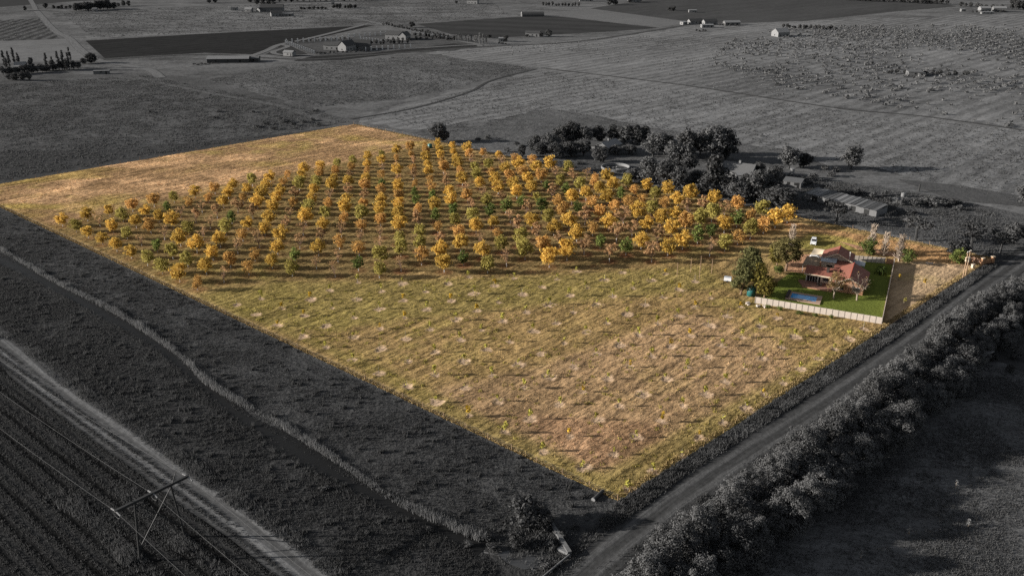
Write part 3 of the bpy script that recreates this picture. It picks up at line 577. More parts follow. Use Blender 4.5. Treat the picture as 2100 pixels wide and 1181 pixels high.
def place(key, name, x, y, h, w=None, w0=None, label=None, cat='tree', group=None, z=0.0):
    """a copy of a prototype, h metres high; w = crown width in metres if its proportions differ"""
    parts = PROTO[key][rnd.randrange(len(PROTO[key]))]
    o = empty(name, (x, y, z), rnd.random()*6.283); s = h if w is None else w/(2*w0); o.scale = (s, s, h)
    for n, me in parts: link(bpy.data.objects.new(n, me), o)
    return tag(o, label, cat, group)
W0 = dict(g_dark=.52, g_mid=.52, g_light=.46, hedge=.62, acacia=.78, conifer=.40, g_poplar=.16, g_shrub=.75, shrub_dark=.75, evergreen=.4, garden=.5, bush=.62, willow=.42, thin_garden=.46, bare_garden=.42, wisp=.085, wisp_grey=.085)

# ---------------------------------------------------------------- the orchard
GREEN = [(347,428),(325,517),(476,445),(548,564),(607,521),(734,536),(787,372),(854,391),(886,398),(868,409),(928,429),(1000,432),(897,443),(951,523),(1121,379),(1161,386),(1070,410),(1037,422),(1112,423),(1187,422),(1234,492),(1272,402),(1428,482),(1457,470),(1288,506),(1513,448)]
OLIVE = [(332,545),(386,466),(997,413),(934,450),(970,442),(821,487),(822,511),(861,495),(1122,443),(1187,376),(1150,368),(1164,351),(1100,405),(1068,484),(1030,498),(1083,514),(1338,428),(1433,448),(1459,439),(1281,376),(1488,493),(1562,433),(295,540),(598,550),(520,380),(730,430)]
BARE = [(206,455),(290,485),(339,475),(375,439),(418,425),(433,454),(420,477),(458,566),(487,501),(535,496),(681,397),(592,440),(624,469),(617,497),(645,534),(693,522),(688,550),(785,466),(779,500),(742,480),(704,474),(785,341),(968,330),(991,325),(823,540),(987,487),(1025,329),(1043,530),(1459,508),(1198,356),(1047,439),(1135,360),(994,392),(952,388),(913,350)]
RUST = [(446,429),(403,446),(487,426),(520,436),(611,396),(712,394),(748,401),(717,360),(660,480),(588,458),(817,329),(841,329),(818,358),(852,361),(915,377),(962,414),(860,452),(906,484),(1028,405),(1075,427),(1135,391),(1173,363),(1104,480),(1148,487),(1200,503),(1199,448),(1054,460),(1277,450),(1296,468),(1412,428),(1433,416),(1347,477),(1250,517),(1336,520),(1265,478),(1484,426)]
ADJ = dict(gold='golden yellow', amber='amber orange', olive='olive yellow', green='leafy green', thin='sparse orange', rust='thinning brown', bare='bare grey')
sites = []
for i in range(-12, 18):
    for j in range(-18, 10):
        p = np.array([i, j, 1])@LAT_T; x, y = PXA(p[0], p[1])
        if inside(np.array(x), np.array(y), ORCH): sites.append([i, j, p[0]+rnd.gauss(0, .12), p[1]+rnd.gauss(0, .14), None])
for kind, lst in (('green', GREEN), ('olive', OLIVE), ('bare', BARE), ('rust', RUST)):
    for (a, b) in lst:
        best = min((s for s in sites if s[4] is None), key=lambda s: (PXA(s[2], s[3], 2.9)[0]-a)**2+(PXA(s[2], s[3], 2.9)[1]-b)**2)
        if math.dist(PXA(best[2], best[3], 2.9), (a, b)) < 18: best[4] = kind
for s in sites:
    if s[4] is None:
        x, _ = PXA(s[2], s[3]); _, py_ = PXA(s[2], s[3]); q = rnd.random()*(1.0 if py_ > 375 else .72)+(0 if py_ > 375 else .28); s[4] = 'gold' if q < .56 else 'amber' if q < .76 else 'thin' if q < .92 else 'olive'
rows_i = sorted({s[0] for s in sites})
for s in sites:
    row = sorted((t for t in sites if t[0] == s[0]), key=lambda t: -t[1]); k = row.index(s)+1; r = rows_i.index(s[0])+1; kd = s[4]
    x, y = PXA(s[2], s[3])
    h = rnd.gauss(5.75, .5) + max(0, min(.6, (x-850)/500)) + (.45 if x > 1050 and y > 425 else 0) - max(0, min(1.1, (440-y)/110 if x < 1050 else 0))
    h -= max(0, min(.8, (420-x)/300))
    if kd == 'green': h -= .7
    if kd in ('bare', 'thin'): h -= .35
    h = max(4.0, min(7.6, h))
    place(kd, 'orchard_tree', s[2], s[3], h, label=f'{ADJ[kd]} orchard tree, {ordw(k)} from road end of {ordw(r)} row in from left boundary', group='mature trees in the autumn orchard', z=.06)
# saplings and their dug basins
ri = sorted({s[0] for s in ss})
for s in ss:
    row = sorted((t for t in ss if t[0] == s[0]), key=lambda t: -t[1]); k = row.index(s)+1; r = ri.index(s[0])+1
    zz = plot_z(s[2], s[3])
    t = rnd.random(); kd = 'sapy' if t < .22 else 'stake' if t > .80 else 'sap'; h = 1.6+1.1*rnd.random()
    adj = {'sapy': 'yellow', 'sap': 'pale green', 'stake': 'nearly leafless'}[kd]
    place(kd, 'sapling', s[2]+.1, s[3], h, label=f'{adj} staked sapling, {ordw(k)} from road end of {ordw(r)} sapling row from left boundary', cat='sapling', group='young trees in dug basins', z=zz)
for a, b, k in ((1895,585,'sapy'), (1854,625,'sap'), (1843,575,'sapy')):
    x, y = G(a, b); place(k, 'sapling', x, y, 2.0, label={1895:'yellow bushy sapling on dry ground near the pole transformer', 1854:'green sapling beside the right garden wall', 1843:'small yellow sapling in the wall shadow right of the garden'}[a], cat='sapling', z=.05)

# ---------------------------------------------------------------- the house and garden (u along the front wall, v away from it)
def LP(pts): return [uv2(*p) for p in pts]
sheet_w('lawn', LP([(-.3,.1),(31.2,.1),(31.2,46.2),(22,46.2),(21,40),(5,27),(2,14)]), M['lawn'], .052)
sheet_w('driveway', LP([(3.5,27.5),(9,27.5),(12,30),(12.5,33),(20,40),(12,47),(6,44),(2.5,34)]), M['redsoil'], .056)
sheet('dirt_driveway', [(1700,487),(1800,500),(1900,515),(2018,532),(2005,548),(1940,538),(1850,530),(1790,519),(1760,512)], M['redsoil'], .05)
HR = empty('farmhouse', (*uv2(0, 0), 0), UANG)
tag(HR, 'red tiled brick farmhouse with cream fascia beside the blue pool', 'house')
def part(name, mat, fn, parent=HR):
    m = MB(); fn(m); return m.build(name, M[mat], parent)
def gable_along_v(m, u0, u1, v0, v1, z0, ze, zr, ur=None):
    """walls of a wing whose ridge runs along v"""
    ur = (u0+u1)/2 if ur is None else ur
    m.add([(u0,v0,z0),(u1,v0,z0),(u1,v0,ze),(ur,v0,zr),(u0,v0,ze),(u0,v1,z0),(u1,v1,z0),(u1,v1,ze),(ur,v1,zr),(u0,v1,ze)],
          [(0,1,2,3,4),(9,8,7,6,5),(0,4,9,5),(1,6,7,2),(2,7,8,3),(4,3,8,9)])
# main wing (terrace side)
part('wall', 'plaster', lambda m: m.add([(9.9,21.9,0),(18,21.9,0),(18,27.2,0),(9.9,27.2,0),(9.9,21.9,2.5),(18,21.9,2.5),(18,27.2,2.5),(9.9,27.2,2.5),(9.9,24.6,3.72),(18,24.6,3.72)],
     [(0,1,5,4),(2,3,7,6),(3,0,4,8,7),(1,2,6,9,5),(4,5,9,8),(8,9,6,7),(0,3,2,1)]))
rf = part('roof', 'tile', lambda m: m.slab([(9.4,21.1,2.62),(18.2,21.1,2.62),(18.2,24.6,3.95),(9.4,24.6,3.95)], .12).slab([(9.4,24.6,3.95),(18.2,24.6,3.95),(18.2,27.9,2.7),(9.4,27.9,2.7)], .12))
part('chimney', 'dark', lambda m: m.box(15.0,22.6,2.9,15.7,23.3,4.3).box(14.93,22.53,4.3,15.77,23.37,4.42), rf)
part('fascia', 'cream', lambda m: m.box(9.4,21.02,2.22,18.2,21.09,2.62).box(9.33,21.1,2.3,9.39,24.5,2.75))
for k in range(5):
    u = 10.15+k*.72; w = part('glass_door', 'glass', lambda m: m.box(u+.06,21.84,.15,u+.66,21.895,2.12)); part('frame', 'frame', lambda m: m.box(u-.05,21.80,.05,u+.05,21.89,2.2), w)
for k in range(3): part('veranda_post', 'frame', lambda m: m.cyl(10.0+k*3.2, 21.25, 0, 2.5, .09, 8))
w = part('window', 'glass', lambda m: m.box(14.5,21.84,.9,16.4,21.895,2.0)); part('frame', 'frame', lambda m: m.box(14.4,21.80,.8,16.5,21.838,.9).box(14.4,21.80,2.0,16.5,21.838,2.1), w)
# right wing with its ridge towards the camera
part('wing_wall', 'brick', lambda m: gable_along_v(m, 17.9, 25.3, 17.4, 29.3, 0, 2.55, 4.35, 21.5))
rf2 = part('wing_roof', 'tile', lambda m: m.slab([(17.1,16.8,2.50),(21.5,16.8,4.68),(21.5,29.9,4.68),(17.1,29.9,2.50)], .12).slab([(21.5,16.8,4.68),(26.0,16.8,2.45),(26.0,29.9,2.45),(21.5,29.9,4.68)], .12))
part('ridge_cap', 'ridge', lambda m: m.tube([(21.5,16.75,4.70),(21.5,29.95,4.70)], .14, 6), rf2)
part('barge_board', 'cream', lambda m: m.add([(17.1,16.7,2.2),(21.5,16.7,4.4),(21.5,16.7,4.66),(17.1,16.7,2.48),(26,16.7,2.15),(26,16.7,2.43)], [(0,1,2,3),(1,4,5,2)]))
for (a, b) in ((18.6, 20.3), (22.6, 24.4)):
    w = part('window', 'glass', lambda m: m.box(a,17.34,.9,b,17.395,2.0)); part('frame', 'frame', lambda m: m.box(a-.1,17.30,.8,b+.1,17.338,.9).box(a-.1,17.30,2.0,b+.1,17.338,2.1), w)
part('down_pipe', 'dark', lambda m: m.cyl(21.6, 16.9, 0, 2.6, .08, 6))
# link roof and rear double-height wing
part('link_wall', 'plaster', lambda m: m.box(16.6,29.2,0,20.3,33.3,2.6)); part('link_roof', 'tile', lambda m: m.slab([(16.4,27.3,2.9),(20.6,29.9,2.85),(20.6,33.4,3.5),(16.4,33.4,3.5)], .1))
part('rear_wall', 'plaster', lambda m: gable_along_v(m, 12.9, 20.1, 33.4, 39.2, 0, 3.9, 5.5, 16.6))
rf3 = part('rear_roof', 'tile', lambda m: m.slab([(12.2,32.6,3.75),(16.6,32.6,5.8),(16.6,39.8,5.8),(12.2,39.8,3.75)], .12).slab([(16.6,32.6,5.8),(20.9,32.6,3.8),(20.9,39.8,3.8),(16.6,39.8,5.8)], .12))
part('ridge_cap', 'ridge', lambda m: m.tube([(16.6,32.55,5.82),(16.6,39.85,5.82)], .14, 6), rf3)
part('barge_board', 'cream', lambda m: m.add([(16.6,32.5,5.45),(20.9,32.5,3.45),(20.9,32.5,3.8),(16.6,32.5,5.8),(12.2,32.5,3.4),(12.2,32.5,3.75)], [(0,1,2,3),(4,0,3,5)]))
part('flat_wing', 'plaster', lambda m: m.box(12.7,30.9,0,16.4,33.39,3.5)); part('flat_roof', 'tin', lambda m: m.slab([(12.4,30.6,3.55),(16.7,30.6,3.55),(16.7,33.3,4.0),(12.4,33.3,4.0)], .1))
part('window', 'glass', lambda m: m.box(14.2,30.84,1.9,15.7,30.895,2.5)); part('window', 'glass', lambda m: m.box(17.4,33.34,2.7,18.6,33.395,3.5))
part('lamp_pole', 'frame', lambda m: m.cyl(19.9, 33.0, 3.6, 6.2, .06, 6).tube([(19.9,33,6.2),(19.9,33,6.45),(19.9,33,6.6)], [.16,.2,.08], 8))
part('carport_roof', 'carport', lambda m: m.slab([(7.7,28.0,2.35),(12.2,29.2,2.35),(12.2,36.2,2.5),(8.0,36.2,2.5)], .12))
for p in ((8.0,28.4),(11.9,29.6),(8.2,35.8),(11.9,35.8)): part('carport_post', 'steel', lambda m: m.cyl(p[0], p[1], 0, 2.3, .07, 6))
def hobj(name, label, cat, u, v, rz=0.0): return tag(empty(name, (*uv2(u, v), .055), UANG+rz), label, cat)
t = hobj('terrace', 'raised red brick terrace in front of the glass doors', 'terrace', 0, 0)
part('paving', 'paver', lambda m: m.prism([(8.0,21.0),(9.9,16.8),(17.4,16.6),(17.8,21.85),(8.2,21.85)], -.02, .22), t); part('edging', 'brick', lambda m: m.prism([(9.75,16.7),(17.5,16.5),(17.5,16.3),(9.6,16.5)], -.02, .30), t)
part('bench', 'dark', lambda m: m.box(13.2,19.2,.22,14.6,20.0,.7), t)
t = hobj('swimming_pool', 'rectangular blue swimming pool with brick coping near front wall', 'swimming pool', 0, 0)
part('coping', 'cope', lambda m: m.box(6.8,5.9,-.02,15.7,7.2,.22).box(6.8,10.8,-.02,15.7,11.8,.22).box(6.8,7.2,-.02,7.9,10.8,.22).box(14.5,7.2,-.02,15.7,10.8,.22), t)
part('water', 'water', lambda m: m.box(7.9,7.2,-.02,14.5,10.8,.10), t); part('cover_roller', 'dark', lambda m: m.box(6.7,6.8,.22,7.5,11.9,.62), t); part('step', 'cope', lambda m: m.box(9.5,7.2,.10,12.6,7.55,.18), t)
t = hobj('shade_sail', 'cream shade sail stretched beside the rear roof', 'shade sail', 0, 0)
c9 = [(8.7,37.3,2.5),(12.1,37.4,2.9),(12.3,41.5,3.3),(9.3,41.0,3.5)]; nn = 8; v = []; f = []
for a in range(nn+1):
    for b in range(nn+1):
        s, q = a/nn, b/nn; p = np.array(c9[0])*(1-s)*(1-q)+np.array(c9[1])*s*(1-q)+np.array(c9[2])*s*q+np.array(c9[3])*(1-s)*q
        p[2] -= .35*math.sin(math.pi*s)*math.sin(math.pi*q); v.append(tuple(p))
for a in range(nn):
    for b in range(nn): k = a*(nn+1)+b; f.append((k, k+nn+1, k+nn+2, k+1))
obj('cloth', pymesh('cloth', v, f, M['sail'], True), None, t)
for p in c9: part('pole', 'steel', lambda m: m.cyl(p[0], p[1], 0, p[2]+.1, .06, 6), t)
t = hobj('gazebo', 'small grey pyramid roofed gazebo behind the red wing', 'gazebo', 22.4, 36.6)
part('roof', 'tin', lambda m: m.add([(-1.7,-1.7,2.2),(1.7,-1.7,2.2),(1.7,1.7,2.2),(-1.7,1.7,2.2),(0,0,3.1)], [(0,1,4),(1,2,4),(2,3,4),(3,0,4),(0,3,2,1)]), t)
for p in ((-1.5,-1.5),(1.5,-1.5),(1.5,1.5),(-1.5,1.5)): part('post', 'steel', lambda m: m.cyl(p[0], p[1], 0, 2.2, .07, 6), t)
# precast garden walls: every panel and post its own part
def precast(name, label, p, q, npan, h=1.8):
    p = np.array(p); q = np.array(q); L = np.linalg.norm(q-p); o = tag(empty(name, (p[0], p[1], 0), math.atan2(q[1]-p[1], q[0]-p[0])), label, 'wall'); st = L/npan
    pan = MB().box(.09, -.04, 0, st-.09, .04, h).mesh('panel', M['concrete']); po = MB().box(-.075, -.09, 0, .075, .09, h+.08).mesh('post', M['concrete2'])
    for k in range(npan+1):
        a = link(bpy.data.objects.new('post', po), o); a.location = (k*st, 0, 0)
        if k < npan: a = link(bpy.data.objects.new('panel', pan), o); a.location = (k*st, 0, 0)
    return o
precast('garden_wall', 'pale precast concrete garden wall in front of the pool', uv2(0, 0), uv2(31.3, 0), 21)
precast('garden_wall', 'precast garden wall down the right side of the lawn', uv2(31.35, .2), uv2(31.6, 46.5), 30)
precast('garden_wall', 'precast garden wall behind the lawn and palm', uv2(20.5, 44.5), uv2(29.0, 46.4), 7)
t = hobj('side_gate', 'brown side gate at the back corner of the lawn', 'gate', 29.3, 46.4); part('leaf', 'brick', lambda m: m.box(.1,-.04,.05,2.0,.04,1.6), t); part('post', 'concrete2', lambda m: m.box(2.05,-.1,0,2.25,.1,1.9), t)
# cars
def car(name, label, x, y, rz, h=1.55):
    o = tag(empty(name, (x, y, .06), rz), label, 'car'); prof = [(-2.15,.35),(-2.2,.75),(-2.0,.95),(-1.1,1.0),(.75,1.02),(1.9,.9),(2.15,.7),(2.2,.35)]
    m = MB(); n = len(prof)
    for wd in (-.86, .86): m.v += [(px, wd, pz) for px, pz in prof]
    m.f += [tuple(range(n)), tuple(range(2*n-1, n-1, -1))] + [(i, n+i, n+(i+1) % n, (i+1) % n) for i in range(n)]; m.build('body', M['white'], o)
    m = MB().add([(-2.05,-.8,.97),(.85,-.8,1.0),(.85,.8,1.0),(-2.05,.8,.97),(-1.75,-.66,h),(.1,-.66,h),(.1,.66,h),(-1.75,.66,h)], [(4,5,6,7),(0,1,5,4),(1,2,6,5),(2,3,7,6),(3,0,4,7)]); m.build('cabin', M['white'], o)
    MB().add([(.80,-.68,1.06),(.80,.68,1.06),(.20,.60,h-.07),(.20,-.60,h-.07)], [(0,1,2,3)]).build('windscreen', M['glass'], o).location = (.03, 0, .02)
    for s in (-1, 1):
        MB().add([(-1.7,s*.79,1.06),(.6,s*.79,1.06),(.05,s*.70,h-.09),(-1.6,s*.70,h-.09)], [(0,1,2,3)]).build('side_window', M['glass'], o)
        MB().box(2.12, s*.62-.17, .62, 2.22, s*.62+.17, .8).build('headlight', M['frame'], o)
        for wx in (-1.35, 1.35):
            w = MB().tube([(wx, s*.72, .33), (wx, s*.90, .33)], .33, 14).build('wheel', M['tyre'], o); MB().tube([(wx, s*.90, .33), (wx, s*.915, .33)], .18, 10).build('rim', M['steel'], w)
    MB().box(2.16,-.6,.36,2.235,.6,.52).build('grille', M['tyre'], o)
    return o
x, y = G(1668, 500); car('parked_car', 'white car standing on the grass behind the house', x, y, math.radians(-112), 1.65)
x, y = uv2(10.4, 40.6); car('parked_car', 'white car parked half under the cream shade sail', x, y, math.radians(-20), 1.5)
# garden plants
def pt(key, name, px, py, hpx, wpx, label, cat='tree', group=None, z=.05):
    x, y = G(px, py); s = px_per_m(x, y); return place(key, name, x, y, hpx/s/.93, wpx/s, W0[key], label, cat, group, z)
pt('evergreen', 'evergreen_tree', 1519, 604, 72, 60, 'tall dark evergreen tree in front, left of the teal tank')
pt('evergreen', 'evergreen_tree', 1536, 576, 68, 70, 'dark evergreen tree behind the tall one left of the garden'); pt('garden', 'garden_tree', 1554, 586, 46, 54, 'lower olive tree just behind the teal tank')
pt('garden', 'garden_tree', 1567, 610, 52, 64, 'yellow green round tree beside the front wall corner')
pt('willow', 'willow_tree', 1611, 556, 74, 80, 'large loose olive tree left of the driveway'); pt('garden', 'garden_tree', 1593, 545, 50, 46, 'pale green leaning tree beside the large olive tree')
pt('bush', 'garden_bush', 1597, 562, 20, 26, 'dark low bush at the lawn edge under the olive tree', 'bush')
pt('wisp', 'bare_poplar', 1622, 515, 54, 22, 'bare poplar rising behind the large olive tree')
pt('thin_garden', 'garden_tree', 1709, 613, 62, 58, 'thin brown leaved tree in front of the brick wing'); pt('bare_garden', 'bare_tree', 1757, 616, 60, 64, 'bare pale branched tree on the lawn right of brick wing')
for a, b, h, w, l in ((1785,519,58,26,'tallest bare poplar behind the garden wall'), (1812,526,50,22,'middle bare poplar behind the garden wall'), (1843,536,54,26,'bare poplar at the right end of the garden wall')): pt('wisp', 'bare_poplar', a, b, h, w, l, group='bare poplars behind the garden wall')
pt('bush', 'garden_bush', 1781, 522, 34, 46, 'round green bush behind the tallest bare poplar', 'bush'); pt('bush', 'garden_bush', 1860, 540, 32, 42, 'dark green bush right of the bare poplars', 'bush'); pt('bush', 'garden_bush', 1962, 541, 32, 46, 'pale green bush beside the transformer pole', 'bush')
for k, (a, b, w) in enumerate(((1575,632,14),(1600,636,18),(1640,645,22),(1672,650,16),(1705,653,14))): pt('bush', 'weed_clump', a, b, 8, w, f'{ordw(k+1)} weed clump from the left below the front garden wall', 'weeds', 'weeds below the front wall')
x, y = uv2(28.7, 37.0); t = tag(empty('palm_tree', (x, y, .05)), 'short dark palm on the lawn near the back wall', 'palm')
MB().tube([(0,0,0),(.05,0,.8),(0,.05,1.7)], [.34,.26,.22], 9).build('trunk', M['bark'], t)
rp = np.random.default_rng(8)
for k in range(22):
    a = k*2.4; e = .9-.055*k; V = []; n = 7; L = 2.3; pr = None; fr_ = MB()
    pts = [np.array([math.cos(a)*L*q*math.cos(e)*(1-.15*q), math.sin(a)*L*q*math.cos(e)*(1-.15*q), 1.7+L*q*math.sin(e)-1.5*q*q]) for q in np.linspace(0, 1, n)]
    sd = np.array([-math.sin(a), math.cos(a), 0])
    for q in range(n-1):
        w0 = .30*math.sin(math.pi*(.12+.8*q/n)); w1 = .30*math.sin(math.pi*(.12+.8*(q+1)/n))
        fr_.add([pts[q]-sd*w0-np.array([0,0,.1]), pts[q], pts[q+1], pts[q+1]-sd*w1-np.array([0,0,.1])], [(0,1,2,3)]); fr_.add([pts[q], pts[q]+sd*w0-np.array([0,0,.1]), pts[q+1]+sd*w1-np.array([0,0,.1]), pts[q+1]], [(0,1,2,3)])
    fr_.build('frond', M['palm'], t)
def tank(name, label, px, py, r, h, mat, parent_z=.05):
    x, y = G(px, py); o = tag(empty(name, (x, y, parent_z)), label, 'water tank'); m = MB(); q = [(r,0)]
    m.tube([(0,0,0),(0,0,h*.3),(0,0,h*.32),(0,0,h*.62),(0,0,h*.64),(0,0,h*.86),(0,0,h*.97)], [r,r,r*1.04,r*1.04,r,r,r*.45], 18); m.build('body', M[mat], o, True); MB().cyl(0, 0, h*.96, h*1.02, r*.3, 12).build('lid', M[mat], o); return o
tank('water_tank', 'teal plastic water tank between the evergreen and round tree', 1540, 606, 1.15, 2.9, 'teal'); tank('water_tank', 'small green water tank at the far edge of the orchard', 882, 304, 1.0, 2.0, 'teal')
x, y = G(1492, 578); t = tag(empty('utility_trailer', (x, y, .05), math.radians(-20)), 'small white box trailer left of the evergreen trees', 'trailer')
MB().box(-1.0,-.7,.45,1.0,.7,1.4).build('box', M['white'], t); MB().box(-.95,-.65,1.4,.95,.65,1.44).build('lid', M['tin'], t); MB().tube([(-1.0,0,.5),(-2.1,0,.45)], .05, 6).build('drawbar', M['steel'], t)
for s in (-1, 1): MB().tube([(0, s*.74, .3), (0, s*.88, .3)], .3, 12).build('wheel', M['tyre'], t)
for k, (a, b) in enumerate(((1388,570),(1434,573),(1416,560),(1459,562),(1436,556))):
    x, y = G(a, b); t = tag(empty('netting_post', (x, y, .05)), f'{ordw(k+1)} thin rusty post of the loose group left of evergreen trees', 'post', 'thin posts by the evergreens'); MB().cyl(0, 0, 0, 4.6, .07, 6).build('shaft', M['woodpole'], t); MB().box(-.4,-.05,4.3,.4,.05,4.42).build('arm', M['woodpole'], t)
x, y = G(1977, 568); t = tag(empty('transformer_pole', (x, y, .05), math.radians(40)), 'twin wooden poles carrying a transformer near the entrance', 'power pole')
for s in (-1, 1): MB().tube([(s*.75,0,0),(s*.75,0,7.6)], [.17,.12], 8).build('pole', M['woodpole'], t)
for z_ in (7.3, 5.6): MB().box(-1.5,-.09,z_,1.5,.09,z_+.2).build('cross_arm', M['woodpole'], t)
MB().box(-.5,-.5,4.7,.5,.5,5.9).build('transformer', M['cream'], t)
for k in range(3): MB().tube([(-1+k,0,7.5),(-1+k,0,7.8),(-1+k,0,7.95)], [.07,.12,.05], 8).build('insulator', M['frame'], t)
x, y = G(1994, 551); t = tag(empty('meter_box', (x, y, .05), .5), 'small cream meter box by the road verge near the poles', 'meter box'); MB().box(-.4,-.3,0,.4,.3,1.3).build('box', M['cream'], t); MB().slab([(-.5,-.4,1.42),(.5,-.4,1.42),(.5,.4,1.42),(-.5,.4,1.42)], .1).build('lid', M['plaster'], t)
p1, p2 = np.array(G(2013, 544)), np.array(G(2034, 541)); an = math.atan2(*(p2-p1)[::-1]); L = float(np.linalg.norm(p2-p1))
t = tag(empty('entrance_wall', (*p1, 0), an), 'orange plastered entrance wall with pillars at the road corner', 'wall')
MB().box(.45,-.12,0,L-.45,.12,1.6).build('panel', M['gatewall'], t)
for u in (0, L):
    pil = MB().box(u-.4,-.4,0,u+.4,.4,2.2).build('pillar', M['gatewall'], t); MB().box(u-.5,-.5,2.2,u+.5,.5,2.35).build('cap', M['cream'], pil)
p1, p2 = np.array(G(1985, 533)), np.array(G(2012, 543)); t = tag(empty('entrance_gate', (*p1, 0), math.atan2(*(p2-p1)[::-1])), 'dark sliding gate in shade left of the orange entrance wall', 'gate'); L = float(np.linalg.norm(p2-p1))
MB().box(.1,-.05,.1,L-.2,.05,1.5).build('leaf', M['brick'], t)
for k in range(8): MB().box(.2+k*(L-.5)/7,-.08,.08,.28+k*(L-.5)/7,-.055,1.55).build('bar', M['steel'], t)
x, y = G(1905, 542); t = tag(empty('concrete_pipe', (x, y, .05), -.3), 'short pale pipe lying on bare soil near the bush', 'pipe'); MB().tube([(-.9,0,.28),(.9,0,.28)], .28, 12).build('barrel', M['concrete'], t); MB().tube([(.85,0,.28),(1.1,0,.28)], .36, 12).build('collar', M['concrete'], t)
for k, (a, b) in enumerate(((1556,628),(1566,630),(1535,624))):
    x, y = G(a, b); t = tag(empty('rubble_heap', (x, y, .05), k), f'pale rubble heap, {ordw(k+1)} of three at the left end of the front wall', 'rubble', 'rubble by the front wall')
    for q in range(6): o = MB().prism([(math.cos(w_)*(.25+.1*rp.random()), math.sin(w_)*(.25+.1*rp.random())) for w_ in np.linspace(0, 5.3, 6)], 0, .25+.2*rp.random()).build('stone', M['concrete'], t); o.location = ((rp.random()-.5)*1.3, (rp.random()-.5)*1.0, 0)
# wire fences along two edges of the plot
def fence(label, p, q, step):
    p = np.array(p); q = np.array(q); L = float(np.linalg.norm(q-p)); o = tag(empty('wire_fence', (*p, 0), math.atan2(q[1]-p[1], q[0]-p[0])), label, 'fence'); po = MB().cyl(0, 0, 0, 1.35, .055, 5).mesh('post', M['woodpole'])
    n = int(L/step)
    for k in range(n+1): a = link(bpy.data.objects.new('post', po), o); a.location = (k*L/n, 0, 0)
    for z_ in (.5, .9, 1.25): MB().tube([(0,0,z_),(L,0,z_)], .006, 3).build('wire', M['steel'], o)
fence('wire fence along the left boundary of the coloured plot', inw(cA, .0015), inw(cL, .0015), 6.0); fence('wire fence along the far right boundary of the coloured plot', inw(cD, .0015), inw(cC, .0015), 6.0); fence('wire fence along the far left boundary of the coloured plot', inw(cL, .0015), inw(cC, .0015), 8.0)

# ---------------------------------------------------------------- roadside hedge
HEDGE = spline([G(*p) for p in [(1262,1285),(1318,1215),(1415,1124),(1520,1042),(1630,958),(1724,887),(1816,814),(1905,740),(1990,672),(2072,614),(2152,564),(2260,502)]], 1.0)
dl = np.r_[0, np.cumsum(np.linalg.norm(np.diff(HEDGE, axis=0), axis=1))]
for off, hl, hh_, wl, wh, st, side, near in ((0.0, 8.2, 12.6, 9.5, 14.0, 4.4, 'road side', 0.0), (6.0, 6.6, 10.4, 8.5, 13.0, 5.0, 'field side', 2.5)):
    k = 0; s = near
    while s < dl[-1]:
        i = min(int(np.searchsorted(dl, s)), len(HEDGE)-2); p = HEDGE[i]; d = HEDGE[i+1]-HEDGE[i]; d /= np.linalg.norm(d); xx, yy = PXA(p[0], p[1]); fade = np.clip((xx-1880)/200, 0, 1)
        if off and fade > .75: break
        k += 1; p = p+np.array([d[1], -d[0]])*(off+1.9+rnd.uniform(-1.4, 1.4)); h = rnd.uniform(hl, hh_)*(1-.2*fade); w = rnd.uniform(wl, wh)*(1-.2*fade)
        place('hedge', 'hedge_tree', p[0], p[1], h, w, W0['hedge'], f'dense dark hedge tree, {ordw(k)} from bottom end on the {side} of the tree belt', 'tree', 'dense trees of the roadside belt')
        s += rnd.uniform(st*.85, st*1.15)
for kk, (a, b) in enumerate(((1960,1000),(1862,1095),(1765,1145),(1985,1080))):
    x, y = G(a, b); place('grey_sap', 'sapling', x, y, 1.6, label=f'small bare grey sapling, {ordw(kk+1)} in the shaded field right of hedge', cat='sapling', group='saplings in the shaded field')
x, y = G(2003, 738); t = tag(empty('garden_shed', (x, y, 0), math.radians(35)), 'grey roofed shed half hidden right of the hedge', 'shed'); MB().box(-2,-2,0,2.2,2,2.3).build('wall', M['g_wall_mid'], t); MB().slab([(-2.3,-2.4,2.45),(2.6,-2.4,2.45),(2.6,2.4,2.75),(-2.3,2.4,2.75)], .1).build('roof', M['g_roof_light'], t)
sheet('paved_yard', [(2000,702),(2060,690),(2100,700),(2140,760),(2100,765),(2060,745),(2015,735)], field_mat('yard_paving', .042, .15, .1, .5, 2, bump=.2))
for a, b, h, w, l in ((2037,742,22,22,'small dark bush on the paved yard right of the hedge'), (2082,738,34,40,'dark bush at the right edge of the paved yard'), (2070,765,20,24,'spiky low bush below the paved yard'), (2098,690,40,50,'dark tree at the right edge behind the yard')): pt('g_dark', 'yard_bush', a, b, h, w, l, 'bush', z=0)

# ---------------------------------------------------------------- power line
b1, b2 = np.array(G(287, 1151)), np.array(G(380, 1101)); mid = (b1+b2)/2; ang = math.atan2(*(b2-b1)[::-1]); HB = 10.6
t = tag(empty('power_pylon', (*mid, 0), ang), 'dark portal power pylon with cross beam beside the farm track', 'pylon')
hb = 6.1; half = 3.9
for s in (-1, 1):
    MB().tube([(s*half, 0, 0), (s*3.0, 0, HB)], [.19, .15], 8).build('leg', M['g_steel'], t)
    MB().tube([(s*half*.93, .18*s, 2.4), (-s*3.1, .18*s, HB), (-s*4.1, .18*s, HB+2.0)], [.10, .09, .06], 6).build('brace', M['g_steel'], t)
MB().box(-hb,-.22,HB-.1,hb,.22,HB+.32).build('beam', M['g_steel'], t)
DIRW = np.array([math.cos(math.radians(-40.5)), math.sin(math.radians(-40.5))]); bd = np.array([math.cos(ang), math.sin(ang)])
